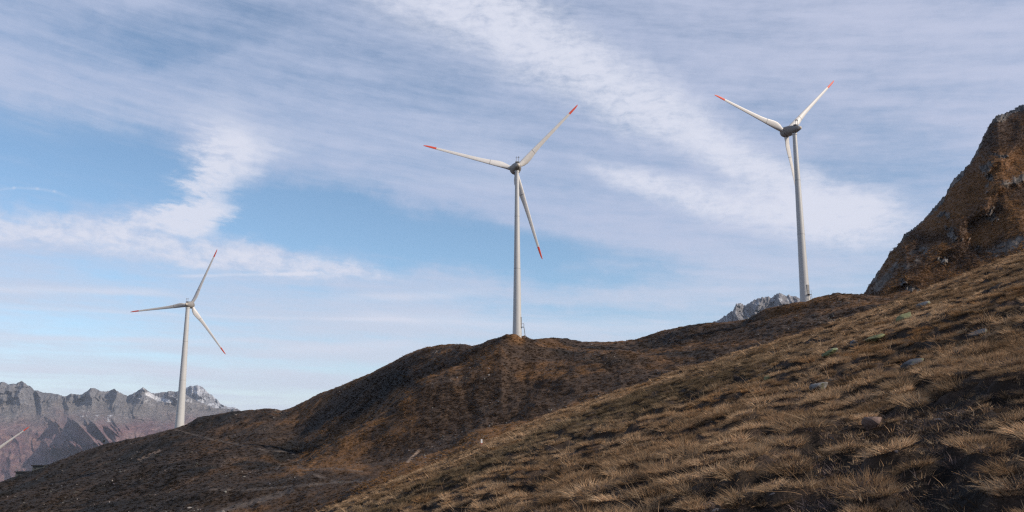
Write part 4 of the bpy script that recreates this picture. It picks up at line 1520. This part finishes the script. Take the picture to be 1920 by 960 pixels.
# ------------------------------------------------------------------ single rocks on the slope
def mat_rock(name, base, lichen, amount):
    m, t, b = new_mat(name)
    p = objco()
    n = noise(p, 4.0, 7, 0.7)
    n2 = noise(p, 1.7, 5, 0.6, 0.4)
    c = mixc(n, tuple(x * 0.55 for x in base), tuple(x * 1.35 for x in base))
    if amount:
        c = mixc(smooth(n2, 0.62 - amount * 0.4, 0.70 - amount * 0.4), c, lichen)
    t.links.new(c, b.inputs['Base Color'])
    bump(b, n, 0.7, 0.03)
    return m


def slope_hit(px, py):
    x, y, z = ray(px, py)
    lo = None
    for d in np.geomspace(2.5, 110, 900):
        if EYE + z * d < float(fore_height(np.array(x * d), np.array(y * d))):
            return x * d, y * d, float(fore_height(np.array(x * d), np.array(y * d)))
    return x * 60, y * 60, float(fore_height(np.array(x * 60), np.array(y * 60)))


LICHEN = (0.18, 0.185, 0.095)
ROCKS = [
    (1697, 599, 44, 0.45, 'mat_green', 'flat rock thickly crusted with yellow green lichen high on the slope'),
    (1640, 643, 50, 0.30, 'mat_green', 'long low slab with a green lichen top in the middle of the slope'),
    (1603, 649, 22, 0.80, 'mat_blue', 'small blue grey boulder at the lower end of the long lichen slab'),
    (1556, 665, 38, 0.40, 'mat_pale_green', 'pale grey green rock sunk in grass left of the long lichen slab'),
    (1440, 713, 26, 0.50, 'mat_green', 'small bright green lichen rock left of all the others on the slope'),
    (1535, 731, 50, 0.45, 'mat_pale', 'pale grey boulder half sunk between tussocks'),
    (1637, 806, 46, 0.85, 'mat_red', 'reddish brown upright stone behind a grass tussock near the camera'),
    (1731, 574, 30, 0.40, 'mat_pale', 'small pale rock close under the upper edge of the slope'),
    (1712, 690, 60, 0.28, 'mat_dark', 'dark grey slab lying flush in the grass'),
    (1836, 630, 44, 0.30, 'mat_dark', 'dark flat rock on the right part of the slope'),
]
ROCKM = {
    'mat_green': mat_rock('lichen_rock', (0.17, 0.17, 0.16), LICHEN, 0.75),
    'mat_pale_green': mat_rock('part_lichen_rock', (0.22, 0.22, 0.20), (0.17, 0.19, 0.10), 0.45),
    'mat_blue': mat_rock('blue_grey_rock', (0.12, 0.135, 0.155), LICHEN, 0.0),
    'mat_pale': mat_rock('pale_rock', (0.19, 0.185, 0.18), LICHEN, 0.15),
    'mat_red': mat_rock('reddish_rock', (0.17, 0.115, 0.095), LICHEN, 0.0),
    'mat_dark': mat_rock('dark_rock', (0.10, 0.10, 0.105), LICHEN, 0.2),
}
for i, (px, py, wpx, flat, mk, lab) in enumerate(ROCKS):
    x, y, z = slope_hit(px, py)
    half = 0.82 * wpx * math.sqrt(x * x + y * y) / F / 2
    me = stone_mesh('rock', 900 + i, ROCKM[mk], flat, 3, 0.25, half)
    o = link(bpy.data.objects.new('rock', me))
    o.location = (x, y, z + half * flat * 0.05 + 0.05)
    o.rotation_euler = (0, -0.35, rng.uniform(-0.4, 0.4))
    tag(o, lab, 'rock', 'rocks lying on the grassy slope')


# ------------------------------------------------------------------ trail marker, hiker, concrete shelters
def edge_point(px, py):
    return slope_hit(px, py)


x, y, z = slope_hit(903, 838)
k = math.hypot(x, y) / F
root = empty('trail_marker', (x, y, z))
tag(root, 'short trail marker post with a white top and red foot at the slope edge', 'trail marker')
post = MB().box(-1.3 * k, 1.3 * k, -0.05, 0.05, -0.3, 4.5 * k)
post.build('red_foot', M_RED, root, False)
M_WHITE = paint_mat('white_marker_paint', (0.80, 0.80, 0.78), 0.5, 0.05)
MB().box(-1.45 * k, 1.45 * k, -0.06, 0.06, 4.5 * k, 11.5 * k).build('white_top', M_WHITE, root, False)
MB().box(-3.6 * k, 3.6 * k, -0.1, 0.1, -0.25, 2.2 * k).build('base_stone', mat_rock('pinkish_stone', (0.32, 0.2, 0.17), LICHEN, 0.0), root, False)


def person():
    bx, by = P(194.6, 830, 321).x, 321.0
    bz = hill_at(bx, by)
    me = bpy.data.meshes.new('person')
    V = [(0, 0, 0.95), (0, 0, 1.20), (0, 0, 1.42), (0, 0.01, 1.53), (0, 0.0, 1.68),
         (-0.20, 0, 1.40), (-0.31, 0.03, 1.13), (-0.24, 0.10, 0.92), (0.20, 0, 1.40), (0.31, 0.03, 1.13), (0.24, 0.10, 0.92),
         (-0.11, 0, 0.88), (-0.14, 0.03, 0.48), (-0.15, 0, 0.06), (-0.15, 0.14, 0.03), (0.11, 0, 0.88), (0.13, -0.02, 0.48), (0.15, -0.04, 0.06), (0.15, 0.10, 0.03)]
    E = [(0, 1), (1, 2), (2, 3), (3, 4), (2, 5), (5, 6), (6, 7), (2, 8), (8, 9), (9, 10), (0, 11), (11, 12), (12, 13), (13, 14), (0, 15), (15, 16), (16, 17), (17, 18)]
    Rr = [0.16, 0.17, 0.17, 0.065, 0.115, 0.085, 0.065, 0.05, 0.085, 0.065, 0.05, 0.11, 0.08, 0.055, 0.05, 0.11, 0.08, 0.055, 0.05]
    me.from_pydata(V, E, [])
    m, t, b = new_mat('dark_hiking_clothes')
    b.inputs['Base Color'].default_value = (0.018, 0.018, 0.022, 1)
    me.materials.append(m)
    o = link(bpy.data.objects.new('person', me))
    md = o.modifiers.new('body', 'SKIN')
    for v, rr in zip(me.skin_vertices[0].data, Rr):
        v.radius = (rr, rr)
    me.skin_vertices[0].data[0].use_root = True
    o.modifiers.new('round', 'SUBSURF').levels = 1
    o.modifiers['round'].render_levels = 2
    o.location = (bx, by, bz - 0.03)
    o.rotation_euler = (0, 0, 0.4)
    o.scale = (1.05, 1.05, 1.0)
    tag(o, 'distant person in dark clothes standing on the ridge against the mountains', 'person')
    pk = MB()
    pk.loft([[(0.17 * sx * (1 - 0.2 * kz), -0.17 - 0.10 + 0.10 * sy * (1 - 0.2 * kz), 1.05 + 0.42 * kz) for sx, sy in ((-1, -1), (1, -1), (1, 1), (-1, 1))] for kz in (0, 0.2, 0.8, 1.0)])
    mb, tb, bb = new_mat('backpack_cloth')
    bb.inputs['Base Color'].default_value = (0.02, 0.024, 0.022, 1)
    pk.build('backpack', mb, o, True, 50)


person()

M_CONC = paint_mat('weathered_concrete', (0.10, 0.105, 0.10), 0.9, 0.8, 0.1)
M_ROOF = paint_mat('dark_roof_slab', (0.035, 0.035, 0.037), 0.9, 0.4, 0.1)


def shelter(px0, px1, py_top, py_low, Y, label, depth, thick, mast=False):
    a, b = P(px0, py_top, Y), P(px1, py_top, Y)
    low = P(px0, py_low, Y).z
    w = b.x - a.x
    zt = a.z - low
    root = empty('concrete_shelter', (a.x, Y, low))
    tag(root, label, 'shelter', 'flat roofed concrete shelters built into the left ridge')
    ov = 0.45
    MB().box(ov, w, 0, depth, -3.0, zt - thick).build('wall', M_CONC, root, False)
    MB().box(0, w + 0.3, -0.35, depth + 0.35, zt - thick + 0.003, zt).build('roof', M_ROOF, root, False)
    MB().box(w * 0.12 + ov, w * 0.12 + ov + 0.8, -0.03, 0.04, zt - thick - 1.0, zt - thick - 0.35).build('opening', M_DARK, root, False)
    if mast:
        v = MB().tube((0.35, 0.6, zt), (0.35, 0.6, zt + 0.75), 0.05).box(0.15, 0.5, 0.5, 0.7, zt + 0.45, zt + 0.8)
        v.build('vent_pipe', M_STEEL, root, False)


shelter(27, 62, 884, 895, 313, 'lower concrete shelter with a thin flat roof and a small vent pipe at far left', 3.5, 0.32, True)
shelter(59, 82, 872, 884, 314, 'upper concrete shelter whose flat roof runs into the hillside', 3.5, 0.32)


# ------------------------------------------------------------------ thin blue air between here and the far mountains
def build_haze():
    m = bpy.data.materials.new('haze_air')
    m.use_nodes = True
    t = m.node_tree
    t.nodes.clear()
    out = t.nodes.new('ShaderNodeOutputMaterial')
    v = t.nodes.new('ShaderNodeVolumePrincipled')
    v.inputs['Color'].default_value = (0.72, 0.82, 1.0, 1)
    v.inputs['Density'].default_value = HAZE
    t.links.new(v.outputs[0], out.inputs['Volume'])
    mb = MB().box(-17000, 17000, -17000, 17200, -703, 850)
    o = mb.build('haze', m, None, False)
    tag(o, 'thin blue mountain air', None, None, 'stuff')


HAZE = 2.3e-5
build_haze()
